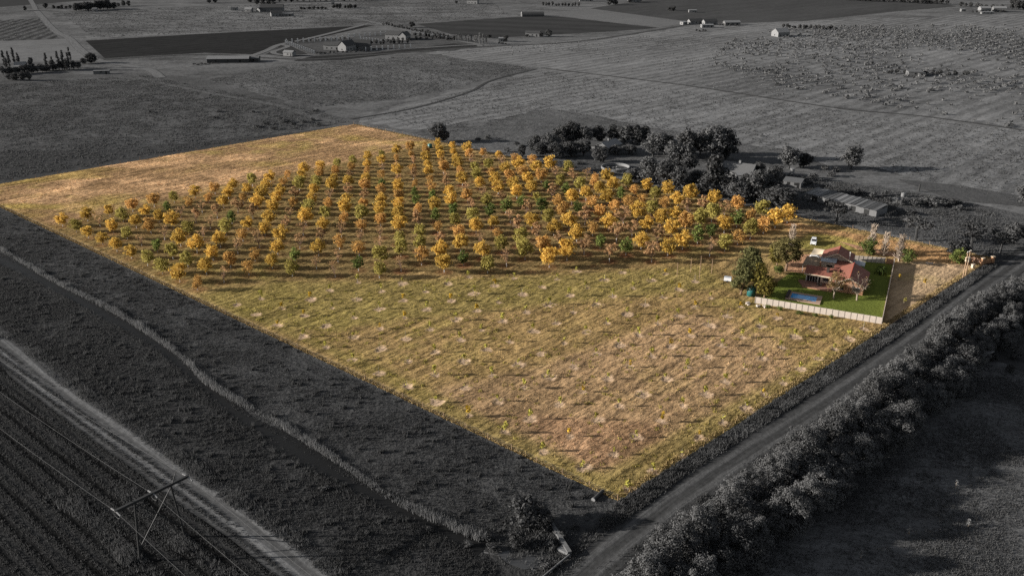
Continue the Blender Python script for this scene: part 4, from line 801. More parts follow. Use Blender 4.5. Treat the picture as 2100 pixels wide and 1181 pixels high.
for q, u in enumerate((-hb+.15, 0.0, hb-.15)):
    base = mid+bd*u; dl_ = [DIRW@bd, DIRW@np.array([-bd[1], bd[0]])]
    for s in (-1, 1):
        e = np.array([u+dl_[0]*1.5*s, dl_[1]*1.5*s]); m = MB()
        for k in range(9):
            a0 = .12+k*.15; m.tube([(u+dl_[0]*a0*s, dl_[1]*a0*s, HB+.1-.02*k), (u+dl_[0]*(a0+.09)*s, dl_[1]*(a0+.09)*s, HB+.08-.02*k)], .13, 8)
        m.build('insulator_string', M['g_insul'], t)
    loop = [(u+dl_[0]*1.5*x_, dl_[1]*1.5*x_, HB-.1-1.0*(1-x_*x_)) for x_ in np.linspace(-1, 1, 9)]
    MB().tube(loop, .035, 4).build('jumper_loop', M['g_wire'], t)
    for s, nm in ((-1, 'running up the track'), (1, 'running towards the bottom edge')):
        L = 190.0; P0 = base+DIRW*1.5*s; pts = [(*(P0+DIRW*s*L*x_), HB-.12-4.2*(1-(2*x_-1)**2)*(1.0)) for x_ in np.linspace(0, 1, 28)]
        w_ = MB().tube(pts, .024, 4).build('power_line', M['g_wire']); tag(w_, f"{['left','middle','right'][q]} overhead conductor from the pylon {nm}", 'cable')
# weir, pipe and trees by the pond
p1, p2 = np.array(G(1128, 1075)), np.array(G(1168, 1140)); t = tag(empty('concrete_weir', (*p1, 0), math.atan2(*(p2-p1)[::-1])), 'pale concrete weir wall running down to the pond', 'weir'); L = float(np.linalg.norm(p2-p1))
MB().box(0,-.35,0,L,.35,.9).build('wall', M['g_stone'], t); MB().prism([(L-1.6,-1.5),(L,-.36),(L-.2,-.36),(L-2.2,-.36)], 0, .7).build('apron', M['g_wall'], t)
p1, p2 = np.array(G(1168, 1142)), np.array(G(1110, 1190)); t = tag(empty('water_pipe', (*p1, .5), math.atan2(*(p2-p1)[::-1])), 'straight pale pipe leading from the weir to bottom edge', 'pipe'); L = float(np.linalg.norm(p2-p1))
MB().tube([(0,0,0),(L,0,0)], .16, 10).build('barrel', M['g_stone'], t)
for k in range(4): MB().box(k*L/3-.15,-.25,-.5,k*L/3+.15,.25,-.1).build('support', M['g_stone'], t)
p1, p2 = np.array(G(1217, 1027)), np.array(G(1233, 1012)); t = tag(empty('culvert_pipe', (*p1, .3), math.atan2(*(p2-p1)[::-1])), 'short dark culvert pipe at the near corner of the plot', 'pipe'); MB().tube([(0,0,0),(3.2,0,0)], .34, 12).build('barrel', M['g_roof_dark'], t); MB().tube([(-.12,0,0),(.05,0,0)], .40, 12).build('collar', M['g_wall'], t)
for a, b, h, w, l in ((1078,1075,70,90,'loose dark tree beside the pond, left of the weir'), (1115,1085,46,60,'dark bushy tree at the head of the weir'), (1062,1120,36,50,'low grey bush on the pond bank')): pt('g_dark', 'pond_tree', a, b, h, w, l, z=0)
for kk, (a, b, h, w) in enumerate(((1010,1128,18,34),(1130,1125,18,30),(1150,1105,16,26),(1000,1105,16,30),(880,1090,14,16),(668,1005,12,30),(1180,1085,14,30),(1120,1165,14,30),(960,1120,14,24))): pt('g_shrub', 'bank_shrub', a, b, h, w, f'{ordw(kk+1)} low grey shrub of the stream and pond bank', 'shrub', 'shrubs by the stream and pond', z=0)

# ---------------------------------------------------------------- farm buildings behind the plot
def house(name, label, cat, x, y, rz, L, Wd, ze, zr, wall, roof, wins=2, door=True, chim=False, flat=False):
    """rectangular building, ridge along local x"""
    o = tag(empty(name, (x, y, 0), rz), label, cat); a, b = L/2, Wd/2
    if flat:
        MB().box(-a,-b,0,a,b,ze).build('wall', M[wall], o); MB().slab([(-a-.3,-b-.3,ze+.05),(a+.3,-b-.3,ze+.05),(a+.3,b+.3,zr),(-a-.3,b+.3,zr)], .12).build('roof', M[roof], o)
    else:
        MB().add([(-a,-b,0),(a,-b,0),(a,b,0),(-a,b,0),(-a,-b,ze),(a,-b,ze),(a,b,ze),(-a,b,ze),(-a,0,zr-.12),(a,0,zr-.12)], [(0,1,5,4),(2,3,7,6),(3,0,4,8,7),(1,2,6,9,5),(4,5,9,8),(6,7,8,9)]).build('wall', M[wall], o)
        k = (zr-ze)/b*.4
        r = MB().slab([(-a-.4,-b-.4,ze-k+.05),(a+.4,-b-.4,ze-k+.05),(a+.4,0,zr+.05),(-a-.4,0,zr+.05)], .1).build('roof', M[roof], o); MB().slab([(-a-.4,0,zr+.05),(a+.4,0,zr+.05),(a+.4,b+.4,ze-k+.05),(-a-.4,b+.4,ze-k+.05)], .1).build('roof', M[roof], o)
        if chim: MB().box(-.4,-.4,ze,.4,.4,zr+.9).build('chimney', M[wall], r)
    for k in range(wins):
        u = -a+(k+.7)*L/(wins+.4)
        MB().box(u-.6,-b-.03,1.0,u+.6,-b-.003,2.0).build('window', M['g_dark'], o)
    if door: MB().box(a*.55,-b-.03,0,a*.55+.95,-b-.003,2.1).build('door', M['g_dark'], o)
    MB().box(-a-.03,-.7,.9,-a-.003,.7,1.9).build('window', M['g_dark'], o)
    return o
def hpx(name, label, cat, px, py, deg, L, Wd, ze, zr, wall, roof, **k): x, y = G(px, py); return house(name, label, cat, x, y, math.radians(deg), L, Wd, ze, zr, wall, roof, **k)
hpx('farm_house', 'white walled house with bright roof among dark trees', 'house', 1247, 311, 52, 11, 7, 3.2, 5.0, 'g_wall_mid', 'g_roof_light', chim=True); hpx('farm_annex', 'dark roofed wing left of the bright roofed house', 'house', 1222, 308, -22, 9, 6, 2.7, 4.0, 'g_wall', 'g_roof_dark')
hpx('farm_house', 'farmhouse with grey hipped roof behind the conifer', 'house', 1515, 362, -30, 12, 9, 3.0, 5.6, 'g_wall', 'g_roof_mid', chim=True); hpx('farm_annex', 'pale flat roofed veranda wing in front of grey farmhouse', 'house', 1533, 370, -12, 9, 5, 2.6, 3.0, 'g_wall', 'g_roof_light', flat=True, wins=2)
hpx('farm_shed', 'small pale roofed shed below the water tower', 'shed', 1626, 382, -28, 6.5, 4.5, 2.3, 2.9, 'g_wall_mid', 'g_roof_mid', flat=True)
# long shed: each roof sheet is a piece
p1, p2 = np.array(G(1650, 409)), np.array(G(1796, 446)); L = float(np.linalg.norm(p2-p1)); t = tag(empty('long_shed', (*p1, 0), math.atan2(*(p2-p1)[::-1])), 'long low shed with patched corrugated roof behind the plot', 'shed')
MB().box(0,0,0,L,.2,2.3).build('front_wall', M['g_wall_mid'], t); MB().box(0,7.0,0,L,7.2,3.0).build('rear_wall', M['g_wall_mid'], t); MB().box(L-.2,.2,0,L,7.0,2.4).build('end_wall', M['g_wall'], t); MB().box(0,.2,0,.2,7.0,2.4).build('end_wall', M['g_wall_mid'], t)
ns = 38; shm = [MB().slab([(0,-.4,2.42),(L/ns-.05,-.4,2.42),(L/ns-.05,7.5,3.2),(0,7.5,3.2)], .04).mesh('roof_sheet', paint(f'grey_sheet_{q}', g3(v_), .6, .2, .8, .3)) for q, v_ in enumerate((.045, .07, .12, .03))]
for k in range(ns): o = link(bpy.data.objects.new('roof_sheet', shm[rnd.randrange(4)]), t); o.location = (k*L/ns, rnd.uniform(-.5, .5), rnd.uniform(0, .16))
for k in range(5): MB().box(3+k*L/5.5,-.03,.2,5+k*L/5.5,-.003,2.0).build('doorway', M['g_dark'], t)
for k in range(6): MB().cyl(L+3, .4+1.3*k, 0, 2.0, .09, 6).build('post', M['g_bark'], t)
# reservoir
x, y = G(1262, 347); t = tag(empty('round_reservoir', (x, y, 0)), 'round pale walled reservoir with rubble inside, behind the plot', 'reservoir'); R = 5.9; n = 48; m = MB()
for q in range(n):
    a0, a1 = 2*math.pi*q/n, 2*math.pi*(q+1)/n; o_ = [(math.cos(a)*r_, math.sin(a)*r_) for a in (a0, a1) for r_ in (R, R-.35)]
    m.add([(*o_[0],0),(*o_[2],0),(*o_[2],1.25),(*o_[0],1.25),(*o_[1],0),(*o_[3],0),(*o_[3],1.25),(*o_[1],1.25)], [(0,1,2,3),(5,4,7,6),(3,2,6,7)])
m.build('wall', M['g_wall'], t); MB().cyl(0, 0, 0, .12, R-.36, 32).build('floor', M['g_roof_dark'], t)
for q in range(16):
    a = rp.random()*6.28; r_ = rp.random()**.5*4.6; o = MB().prism([(math.cos(w_)*(.3+.25*rp.random()), math.sin(w_)*(.3+.25*rp.random())) for w_ in np.linspace(0, 5.3, 6)], .1, .5+.5*rp.random()).build('rubble', M['g_stone'], t); o.location = (math.cos(a)*r_, math.sin(a)*r_, 0)
x, y = G(1622, 372); t = tag(empty('water_tower', (x, y, 0)), 'small white water tank on a frame behind pale shed', 'water tower'); MB().cyl(0, 0, 3.2, 5.2, .9, 14).build('tank', M['g_wall'], t)
for a, b in ((-.7,-.7),(.7,-.7),(.7,.7),(-.7,.7)): MB().tube([(a*1.5,b*1.5,0),(a,b,3.2)], .08, 5).build('leg', M['g_steel'], t)
x, y = G(1836, 415); t = tag(empty('tarpaulin_heap', (x, y, 0)), 'pale tarpaulin covered heap beside the yard shrubs', 'heap'); v = []; f = []
for a in range(5):
    for b in range(14): w_ = 2*math.pi*b/14; q = 1-a/4.6; v.append((math.cos(w_)*3.4*q*(1+.12*math.sin(3*w_)), math.sin(w_)*2.2*q, 1.7*(1-q*q)**.8+.08*rp.random()))
for a in range(4):
    for b in range(14): f.append((a*14+b, a*14+(b+1) % 14, (a+1)*14+(b+1) % 14, (a+1)*14+b))
f.append(tuple(56+b for b in range(14))); obj('cover', pymesh('cover', v, f, M['g_roof_mid'], True), None, t); x, y = G(1884, 393); t = tag(empty('gate_post', (x, y, 0)), 'dark upright post standing among the yard shrubs', 'post'); MB().cyl(0, 0, 0, 2.6, .3, 8).build('shaft', M['g_bark'], t); MB().cyl(0, 0, 2.6, 2.8, .36, 8).build('cap', M['g_bark'], t)
x, y = G(1852, 404); t = tag(empty('rain_tank', (x, y, 0)), 'small white rain tank behind the tarpaulin heap', 'water tank'); MB().cyl(0, 0, 0, 1.5, .8, 14).build('body', M['g_wall'], t); MB().cyl(0, 0, 1.5, 1.65, .35, 10).build('lid', M['g_wall'], t)
# farmyard trees: (kind, base px, base py, height px, width px)
FT_SCALE = 1.35
FT = [('g_dark',1070,322,22,18),('g_dark',1098,312,28,36),('g_mid',1128,316,34,44),('g_dark',1150,296,32,38),('g_dark',1172,294,38,44),('g_mid',1200,296,30,40),('g_dark',1228,292,28,32),('g_dark',1262,290,30,34),('g_mid',1282,294,34,38),('g_dark',1306,296,32,36),('g_dark',1322,290,26,30),
      ('g_dark',1108,322,26,34),('g_dark',1140,325,28,38),('g_dark',1172,322,26,36),('g_mid',1196,320,30,34),('g_dark',1230,333,26,36),('g_mid',1262,318,18,26),('g_light',1290,316,18,32),('g_light',1340,322,42,52),('g_mid',1362,318,40,44),('g_light',1380,356,62,46),('g_dark',1412,330,56,54),('g_mid',1405,360,50,46),
      ('g_dark',1436,318,44,44),('g_light',1462,330,60,58),('g_dark',1488,328,54,46),('g_mid',1330,378,46,50),('g_dark',1362,388,52,52),('g_dark',1392,395,44,44),('g_mid',1300,372,22,44),('conifer',1462,404,72,62),('g_dark',1494,408,44,40),('g_light',1512,414,36,44),('g_dark',1548,412,52,56),
      ('g_dark',1576,398,44,50),('g_mid',1602,428,40,62),('g_dark',1570,420,30,36),('g_mid',1618,346,40,46),('g_dark',1648,344,26,36),('g_mid',1745,348,40,50),('acacia',1715,458,38,62),('acacia',1877,494,46,66),('acacia',1990,516,52,78),('g_dark',1962,528,34,46),('acacia',2050,520,40,60),('g_mid',2104,425,40,56),
      ('g_mid',899,291,32,38),('g_dark',910,292,22,26),('g_mid',1425,385,30,34),('g_dark',1440,402,24,30),('g_dark',1530,385,24,30),('g_dark',1590,372,26,34),('g_dark',1555,362,26,34),('g_mid',2080,500,36,50)]
names = {'g_dark': 'dark round', 'g_mid': 'grey round', 'g_light': 'pale feathery', 'conifer': 'tall conical', 'acacia': 'flat topped'}; cnt = {}
for q in sorted(FT, key=lambda q: q[1]):
    cnt[q[0]] = cnt.get(q[0], 0)+1; pt(q[0], 'farm_tree', q[1], q[2], q[3]*1.2, q[4]*FT_SCALE, f'{names[q[0]]} tree, {ordw(cnt[q[0]])} such from the left around the grey farmyard', 'tree', 'trees around the farmyard', z=0)
SH = [(1690,352,14,26),(1705,362,14,30),(1668,366,12,26),(1760,398,12,30),(1790,405,12,28),(1815,402,12,24),(1850,420,16,34),(1875,424,18,36),(1898,420,20,34),(1918,424,22,36),(1942,424,18,36),(1960,420,14,30),(1965,432,12,24),(1868,440,12,34),(1715,352,10,24),(1290,380,12,20),(1330,395,10,20),(1185,338,8,20),(1040,312,10,20),(1060,300,10,22),(980,290,8,20),(1000,285,8,26),(1660,380,12,22),(1820,415,12,26)]
for k, q in enumerate(sorted(SH)): pt('g_shrub' if k % 3 else 'shrub_dark', 'yard_shrub', *q, f'low grey yard shrub, {ordw(k+1)} from the left behind the plot', 'shrub', 'low shrubs of the farmyard', z=0)
# pale bushes in the left field
for k, (a, b, h, w) in enumerate(((528,262,7,26),(545,256,8,24),(562,266,7,22),(585,252,8,30),(602,258,8,24),(622,252,8,26),(640,248,7,20),(655,258,7,18),(575,246,6,18),(448,230,5,24),(440,243,5,16),(518,231,5,16),(648,229,5,20),(308,232,7,9))): pt('g_shrub', 'field_bush', a, b, h, w, f'{ordw(k+1)} low pale bush in the grey field left of plot corner', 'bush', 'pale bushes beyond the plot corner', z=0)

# ---------------------------------------------------------------- far country
def rows_stuff(name, px, step, along_, sz, n_leaf, mat, label, keep=.8, ang=A_ANG):
    Wp = np.array([G(*p) for p in px]); d = np.array([math.cos(ang), math.sin(ang)]); nn = np.array([-d[1], d[0]]); s0, s1 = (Wp@d).min(), (Wp@d).max(); t0, t1 = (Wp@nn).min(), (Wp@nn).max()
    S, T = np.meshgrid(np.arange(s0, s1, along_), np.arange(t0, t1, step)); S = S.ravel()+rng.normal(size=S.size)*along_*.25; T = T.ravel()+rng.normal(size=T.size)*step*.05
    P = S[:, None]*d+T[:, None]*nn; k = inside(P[:, 0], P[:, 1], [tuple(p) for p in Wp]) & (rng.random(len(P)) < keep*np.clip(fbm(P[:, 0]*.012, P[:, 1]*.012, 3)*3.2-1.0, .08, 1)); P = P[k]
    r = sz*(.5+.8*rng.random(len(P))); C = np.c_[P, r*.55]; n = len(P)*n_leaf
    ki = np.repeat(np.arange(len(P)), n_leaf); q = rng.normal(size=(n, 3)); q /= np.linalg.norm(q, axis=1)[:, None]; pp = C[ki]+q*r[ki][:, None]*np.array([.8, .8, .55])*rng.random((n, 1))**.4
    nr = q*.6+rng.normal(size=(n, 3))*.4; nr /= np.linalg.norm(nr, axis=1)[:, None]; tt = np.cross(nr, rng.normal(size=(n, 3))); tt /= np.linalg.norm(tt, axis=1)[:, None]; bb = np.cross(nr, tt); s = (r[ki]*.38)[:, None]
    V = np.stack([pp-tt*s, pp-bb*s*.7, pp+tt*s, pp+bb*s*.7], 1).reshape(-1, 3); tag(obj(name, npmesh(name, V, 4, M[mat])), label, 'shrubs', kind='stuff')
rows_stuff('shrub_rows', [(1500,80),(1640,55),(2300,50),(2300,300),(2000,255),(1800,215),(1600,180),(1450,130)], 8.5, 2.6, 1.7, 12, 'g_shrub', 'rows of grey shrubs filling the field at upper right', .85)
rows_stuff('shrub_rows', [(880,112),(1300,75),(1500,75),(1450,130),(1600,180),(1700,215),(1400,172),(1120,138)], 8.5, 3.0, .9, 8, 'g_shrub', 'rows of small grey shrubs in the field behind the houses', .8)
rows_stuff('shrub_rows', [(1450,255),(1700,225),(2150,275),(2150,400),(1980,370),(1760,335),(1560,300)], 8.5, 2.6, .75, 8, 'gl_mid', 'broken rows of low dark plants right of the farmyard', .6)
rows_stuff('vine_rows', [(-60,48),(83,39),(118,79),(-60,88)], 10.5, 3.0, 1.1, 7, 'g_shrub', 'rows of vines in the striped field at far left', 1.6, math.radians(100))
def row_of(key, name, px0, px1, n, h, w, phrase, jit=2.0, cat='tree', hv=.3):
    for k in range(n):
        t = (k+.5)/n; a = px0[0]+(px1[0]-px0[0])*t+rnd.uniform(-jit, jit); b = px0[1]+(px1[1]-px0[1])*t+rnd.uniform(-jit*.2, jit*.2); f = 1+rnd.uniform(-hv, hv)
        pt(key if isinstance(key, str) else key[rnd.randrange(len(key))], name, a, b, h*f, w*(1+rnd.uniform(-.2, .2)), f'{ordw(k+1)} tree from the left {phrase}', cat, phrase, z=0)
DM = ['g_dark', 'g_mid']
row_of(DM, 'far_tree', (108,19), (150,19), 5, 7, 12, 'in the small clump at upper left'); row_of('g_dark', 'far_tree', (152,24), (236,19), 13, 17, 17, 'in the big dark clump at upper left'); row_of(DM, 'far_tree', (160,17), (225,13), 8, 13, 14, 'along the back of the upper left clump')
for a, b, h, w, l in ((52,23,10,9,'lone dark tree left of the dirt road at upper left'), (94,18,11,14,'round tree at the top of the far left dirt road'), (243,14,7,10,'small tree right of the upper left clump'), (254,14,13,11,'taller tree right of the upper left clump'), (264,13,11,12,'rightmost tree beside the upper left clump')): pt('g_dark', 'far_tree', a, b, h, w, l, z=0)
for k, (a, b, h) in enumerate(((11,142,36),(21,141,36),(32,140,40),(40,138,30),(98,144,34),(110,145,28),(122,145,38),(133,145,40),(143,144,36),(147,140,42),(16,146,26),(138,146,26))): pt('g_poplar', 'poplar_tree', a, b, h, 9, f'tall dark poplar, {ordw(k+1)} of the group at the left edge', 'tree', 'poplars at the left edge', z=0)
row_of(DM, 'far_tree', (2,155), (100,148), 12, 15, 20, 'in the dark thicket under the left poplars'); row_of('g_mid', 'far_tree', (80,146), (165,142), 8, 17, 20, 'beside the poplars at the left edge'); row_of('g_dark', 'far_tree', (8,164), (66,166), 4, 16, 20, 'in front of the left thicket', 4)
for a, b, h, w, l in ((65,140,22,15,'round dark tree behind the left thicket'), (188,130,21,32,'big dark tree where the far left road bends'), (172,132,12,20,'smaller tree beside the bending far left road')): pt('g_dark', 'far_tree', a, b, h, w, l, z=0)
row_of(DM, 'far_tree', (508,6), (770,2), 22, 12, 18, 'in the dark treeline along the top left'); row_of('g_dark', 'far_tree', (522,10), (566,13), 4, 9, 15, 'in front of the top left treeline'); row_of(DM, 'far_tree', (612,20), (672,20), 7, 6, 12, 'in the low hedge below the treeline')
row_of('g_dark', 'far_tree', (682,18), (730,18), 7, 8, 10, 'around the small top left homestead'); row_of(DM, 'far_tree', (425,7), (445,7), 2, 8, 14, 'at the very top left of centre')
row_of(['shrub_dark', 'g_shrub'], 'hedge_shrub', (784,52), (922,79), 26, 7, 8, 'of the shrub hedge behind the estate', 1.5, 'shrub'); row_of('shrub_dark', 'hedge_shrub', (870,76), (935,84), 9, 6, 9, 'of the lower hedge behind the estate', 1.5, 'shrub'); row_of('shrub_dark', 'garden_shrub', (598,88), (720,80), 14, 4, 8, 'of the hedge on the left estate fence', 1, 'shrub')
row_of('shrub_dark', 'garden_shrub', (645,112), (760,106), 13, 5, 9, 'of the hedge in front of the white gabled house', 1, 'shrub'); row_of(['shrub_dark', 'g_shrub'], 'garden_shrub', (765,88), (905,80), 12, 7, 9, 'of the estate garden', 3, 'shrub')
row_of(DM, 'estate_tree', (755,92), (842,90), 9, 8, 10, 'among the estate houses', 3); row_of(DM, 'estate_tree', (846,74), (935,84), 9, 8, 10, 'along the right estate drive', 3); row_of('g_dark', 'estate_tree', (660,98), (760,96), 6, 6, 9, 'around the white gabled house', 4)
pt('g_dark', 'far_tree', 845, 57, 12, 19, 'round dark tree rising from the estate hedge', z=0)
row_of('wisp_grey', 'bare_poplar', (932,84), (1000,92), 11, 16, 6, 'of the bare poplars right of the estate', 1.5)
for a, b, h, w, l in ((1003,79,8,14,'round tree behind the bare poplars'), (1037,86,13,19,'dark tree with a white hut at its foot'), (1026,84,9,12,'smaller tree left of the white hut'), (1125,76,14,20,'round dark tree right of the far white cottage'), (1110,76,9,14,'dark tree touching the far white cottage'), (1080,76,5,10,'low tree left of the far white cottage'),
                      (936,9,7,10,'small round tree at the top centre'), (1250,11,15,22,'large dark tree left of the top right farmhouse'), (1262,11,11,16,'dark tree beside the large one at top right'), (1290,6,12,16,'dark tree in front of the top right farmhouse'), (1312,5,11,16,'dark tree right of the top right farmhouse'), (1380,23,10,16,'lone dark tree in the far dark field'), (1372,23,8,12,'smaller companion of the lone field tree')): pt('g_dark', 'far_tree', a, b, h, w, l, z=0)
row_of('g_mid', 'far_tree', (1110,13), (1190,15), 12, 8, 8, 'of the low plantation at top centre right', 1); row_of(DM, 'far_tree', (1730,1), (1945,10), 22, 9, 15, 'of the long treeline at top right'); row_of(DM, 'far_tree', (1965,14), (2060,20), 9, 8, 13, 'of the treeline right of the long one'); row_of('g_dark', 'far_tree', (2070,20), (2115,22), 4, 22, 22, 'of the tall clump at the top right corner')
row_of('shrub_dark', 'far_shrub', (1990,27), (2065,26), 9, 5, 8, 'around the top right homestead', 1, 'shrub'); row_of('g_mid', 'far_shrub', (1600,58), (1710,62), 13, 8, 10, 'behind the pale roofed barn', 2, 'shrub'); row_of('g_mid', 'far_shrub', (1815,152), (1990,155), 16, 9, 12, 'around the stone hut in the shrub field', 5, 'shrub'); row_of('shrub_dark', 'far_shrub', (1425,65), (1450,66), 4, 6, 6, 'in front of the row of white cottages', 1, 'shrub'); row_of('shrub_dark', 'far_shrub', (1470,54), (1520,54), 6, 5, 8, 'right of the row of white cottages', 1, 'shrub')
row_of('shrub_dark', 'far_shrub', (1020,90), (1040,93), 4, 4, 7, 'at the track below the white hut', 1, 'shrub'); row_of('shrub_dark', 'far_shrub', (395,135), (440,131), 6, 4, 10, 'left of the long dark chicken shed', 1, 'shrub')
# far buildings: (name, label, cat, px, py, angle, length, width, eave, ridge, wall, roof, flat)
FB = [('white_house', 'white gabled house inside the white fenced estate', 'house', 712, 104, 62, 13, 8, 4.5, 8.0, 'g_wall', 'g_roof_dark', False), ('white_house', 'low white wing left of the gabled estate house', 'house', 684, 102, -10, 14, 8, 4.0, 6.0, 'g_wall', 'g_roof_dark', False), ('estate_house', 'dark roofed long wing right of the gabled estate house', 'house', 735, 101, 0, 20, 9, 3.2, 7.5, 'g_wall_mid', 'g_roof_dark', False),
      ('estate_house', 'white walled dark roofed house at the right of the estate', 'house', 810, 80, -14, 15, 9, 4.0, 7.0, 'g_wall', 'g_roof_dark', False), ('estate_house', 'small gabled house right end of the estate', 'house', 830, 82, 70, 10, 7, 4.0, 7.0, 'g_wall', 'g_roof_dark', False), ('chicken_shed', 'long low shed with pale roof in front of dark field', 'shed', 470, 128, 4, 30, 8, 3.0, 4.6, 'g_roof_dark', 'g_roof_light', False), ('chicken_shed', 'darker roofed extension of the long low shed', 'shed', 507, 126, 4, 18, 7.5, 2.6, 3.8, 'g_roof_dark', 'g_roof_mid', False),
      ('far_cottage', 'small white cottage beside dark hedge near the estate corner', 'cottage', 594, 115, -20, 8, 5, 3, 4.2, 'g_wall', 'g_roof_light', False), ('far_barn', 'long dark barn left of the top treeline', 'barn', 559, 24, 5, 26, 11, 5, 8.5, 'g_wall_mid', 'g_roof_dark', False), ('far_cottage', 'white cottage left of the long dark barn', 'cottage', 511, 25, -10, 8, 6, 3.2, 5.0, 'g_wall', 'g_roof_light', False), ('far_cottage', 'small white hut touching the long dark barn', 'cottage', 533, 25, 60, 6, 6, 3.2, 5.0, 'g_wall', 'g_roof_dark', False),
      ('far_barn', 'dark low barn in front of the long dark barn', 'barn', 567, 34, 20, 12, 9, 4.0, 6.5, 'g_wall', 'g_roof_dark', False), ('far_cottage', 'flat pale roofed hut right of the low barn', 'cottage', 589, 34, 0, 13, 8, 3.2, 3.5, 'g_wall_mid', 'g_roof_mid', True), ('far_cottage', 'small dark box hut left of the white cottage', 'cottage', 481, 22, 0, 7, 6, 3.5, 3.7, 'g_wall', 'g_roof_dark', True),
      ('far_tower', 'slim white tank tower in the top left homestead', 'tower', 683, 10, 0, 3.5, 3.5, 8.5, 9.0, 'g_wall', 'g_roof_light', True), ('far_cottage', 'white cottage among trees of the top left homestead', 'cottage', 722, 16, 0, 9, 6, 3, 5, 'g_wall', 'g_roof_mid', False), ('far_house', 'white house at the very top centre', 'house', 970, 8, -15, 14, 8, 4.5, 7, 'g_wall', 'g_roof_dark', False), ('far_hut', 'white hut under the dark tree beside poplars', 'hut', 1029, 86, 0, 5, 4, 3, 3.6, 'g_wall', 'g_roof_light', True),
      ('far_cottage', 'long white cottage between dark trees', 'cottage', 1093, 75, -12, 13, 6, 3.4, 4.8, 'g_wall', 'g_roof_dark', False), ('far_house', 'white farmhouse behind the top right trees', 'house', 1300, 5, 0, 16, 9, 4, 7, 'g_wall', 'g_roof_dark', False), ('far_house', 'pale box building at the top edge right of centre', 'house', 1202, 3, 0, 18, 9, 4.5, 5, 'g_wall', 'g_roof_light', True), ('far_shed', 'small white shed right of the lone field tree', 'shed', 1420, 26, 0, 9, 5, 2.6, 3, 'g_wall', 'g_roof_light', True),
      ('white_cottage', 'left white gabled cottage of the row at the track end', 'cottage', 1425, 50, 15, 14, 7, 3.4, 5.4, 'g_wall', 'g_roof_dark', False), ('white_cottage', 'second white gabled cottage of the row', 'cottage', 1455, 51, 15, 14, 7, 3.4, 5.4, 'g_wall', 'g_roof_dark', False), ('white_cottage', 'bright flat roofed cottage in front of the row', 'cottage', 1450, 57, 5, 12, 6, 2.8, 3.1, 'g_wall', 'g_roof_light', True), ('white_cottage', 'long pale roofed building at the right of the row', 'cottage', 1500, 52, 8, 16, 7, 3, 4.6, 'g_wall_mid', 'g_roof_light', False), ('white_cottage', 'small white hut left of the cottage row', 'cottage', 1402, 51, 30, 6, 5, 2.6, 3.2, 'g_wall', 'g_roof_light', True),
      ('pale_barn', 'pale roofed barn standing in the upper right shrub field', 'barn', 1600, 75, 18, 12, 11, 4.2, 7.2, 'g_wall', 'g_roof_light', False), ('stone_hut', 'flat roofed stone hut among shrubs at upper right', 'hut', 1874, 155, -8, 9, 7, 2.8, 3.5, 'g_wall_mid', 'g_roof_mid', True), ('stone_hut', 'ruined low wall block right of the stone hut', 'hut', 1889, 157, -8, 4, 3, 2.2, 2.3, 'g_wall', 'g_roof_mid', True),
      ('far_house', 'white house in the top right homestead', 'house', 2018, 25, 0, 12, 8, 4.5, 6.5, 'g_wall', 'g_roof_light', False), ('far_house', 'pale roofed house right of the top right homestead', 'house', 2048, 24, -10, 14, 8, 4, 6, 'g_wall_mid', 'g_roof_light', False), ('far_shed', 'low white shed in front of the top right homestead', 'shed', 2024, 29, 0, 14, 4, 2.0, 2.4, 'g_wall', 'g_roof_light', True), ('far_shed', 'small white hut left of the top right homestead', 'shed', 1974, 24, 0, 5, 4, 2.6, 3, 'g_wall', 'g_roof_light', True),
      ('far_cottage', 'white cottage hidden under the left poplars', 'cottage', 44, 142, 20, 7, 5, 3, 5, 'g_wall', 'g_roof_light', False), ('far_cottage', 'small white hut left of the cottage under the poplars', 'cottage', 37, 144, 0, 4, 4, 2.6, 3, 'g_wall', 'g_roof_light', True), ('far_hut', 'tiny white hut in front of the upper left clump', 'hut', 195, 25, 0, 5, 4, 4, 4.4, 'g_wall', 'g_roof_light', True), ('far_hut', 'pale low ruin beside the left ditch', 'hut', 209, 152, 10, 10, 3, 2.2, 2.4, 'g_wall_mid', 'g_roof_mid', True)]
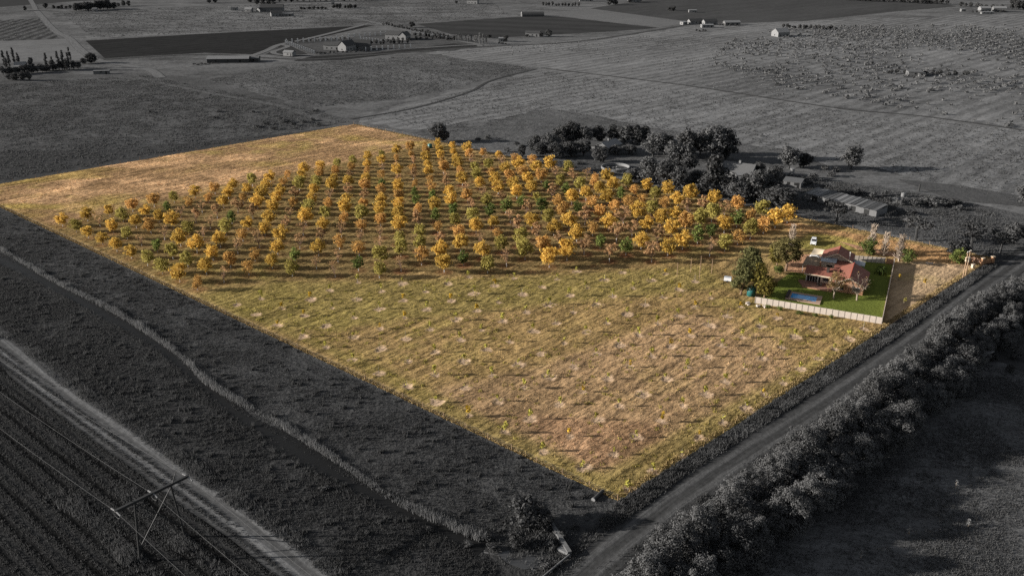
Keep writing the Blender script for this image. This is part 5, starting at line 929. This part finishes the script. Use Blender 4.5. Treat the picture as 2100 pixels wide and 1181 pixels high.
for n_, l_, c_, a, b, dg, L, Wd, ze, zr, wm, rm, fl in FB: hpx(n_, l_, c_, a, b, dg, L, Wd, ze, zr, wm, rm, flat=fl, wins=3 if L > 11 else 1)
# round-backed barn
x, y = G(1092, 34); t = tag(empty('quonset_barn', (x, y, 0), math.radians(6)), 'long round backed barn on the edge of the dark far field', 'barn'); n = 14; L = 25; R = 5.6; v = []; f = []
for s in (-L/2, L/2):
    for k in range(n+1): a = math.pi*k/n; v.append((s, math.cos(a)*R, math.sin(a)*R*.9))
for k in range(n): f.append((k, k+1, n+2+k, n+1+k))
obj('shell', pymesh('shell', v, f, M['g_roof_dark'], True), None, t)
obj('end_wall', pymesh('end_wall', v[:n+1], [tuple(range(n+1))], M['g_wall']), None, t).location = (-.01, 0, 0); obj('end_wall', pymesh('end_wall', v[n+1:], [tuple(range(n+1))], M['g_wall_mid']), None, t).location = (.01, 0, 0); MB().box(-L/2-.06,-1.4,0,-L/2-.02,1.4,3.4).build('door', M['g_dark'], t)
# estate fences with white posts
def post_fence(label, px0, px1, n, h=2.4):
    o = tag(empty('estate_fence', (0, 0, 0)), label, 'fence'); po = MB().box(-.45,-.45,0,.45,.45,h).box(-.55,-.55,h,.55,.55,h+.3).mesh('post', M['g_post'])
    pts = [G(px0[0]+(px1[0]-px0[0])*k/(n-1), px0[1]+(px1[1]-px0[1])*k/(n-1)) for k in range(n)]
    for p in pts: a = link(bpy.data.objects.new('post', po), o); a.location = (*p, 0)
    for z_ in (.7, 1.6): MB().tube([(*pts[0], z_), (*pts[-1], z_)], .06, 4).build('rail', M['g_steel'], o)
post_fence('white posted fence along the left side of the estate', (586,90), (644,111), 15); post_fence('white posted fence along the back of the estate', (588,90), (714,82), 12, 3.4); post_fence('white posted fence along the front of the estate', (750,105), (842,99), 9, 2.8); post_fence('white posted fence across the far estate lawn', (716,77), (802,72), 9, 2.8)
post_fence('white posted fence inside the estate garden', (740,82), (788,89), 9, 2.4); post_fence('white posted fence at the right end of the estate', (842,69), (915,82), 9, 2.6)
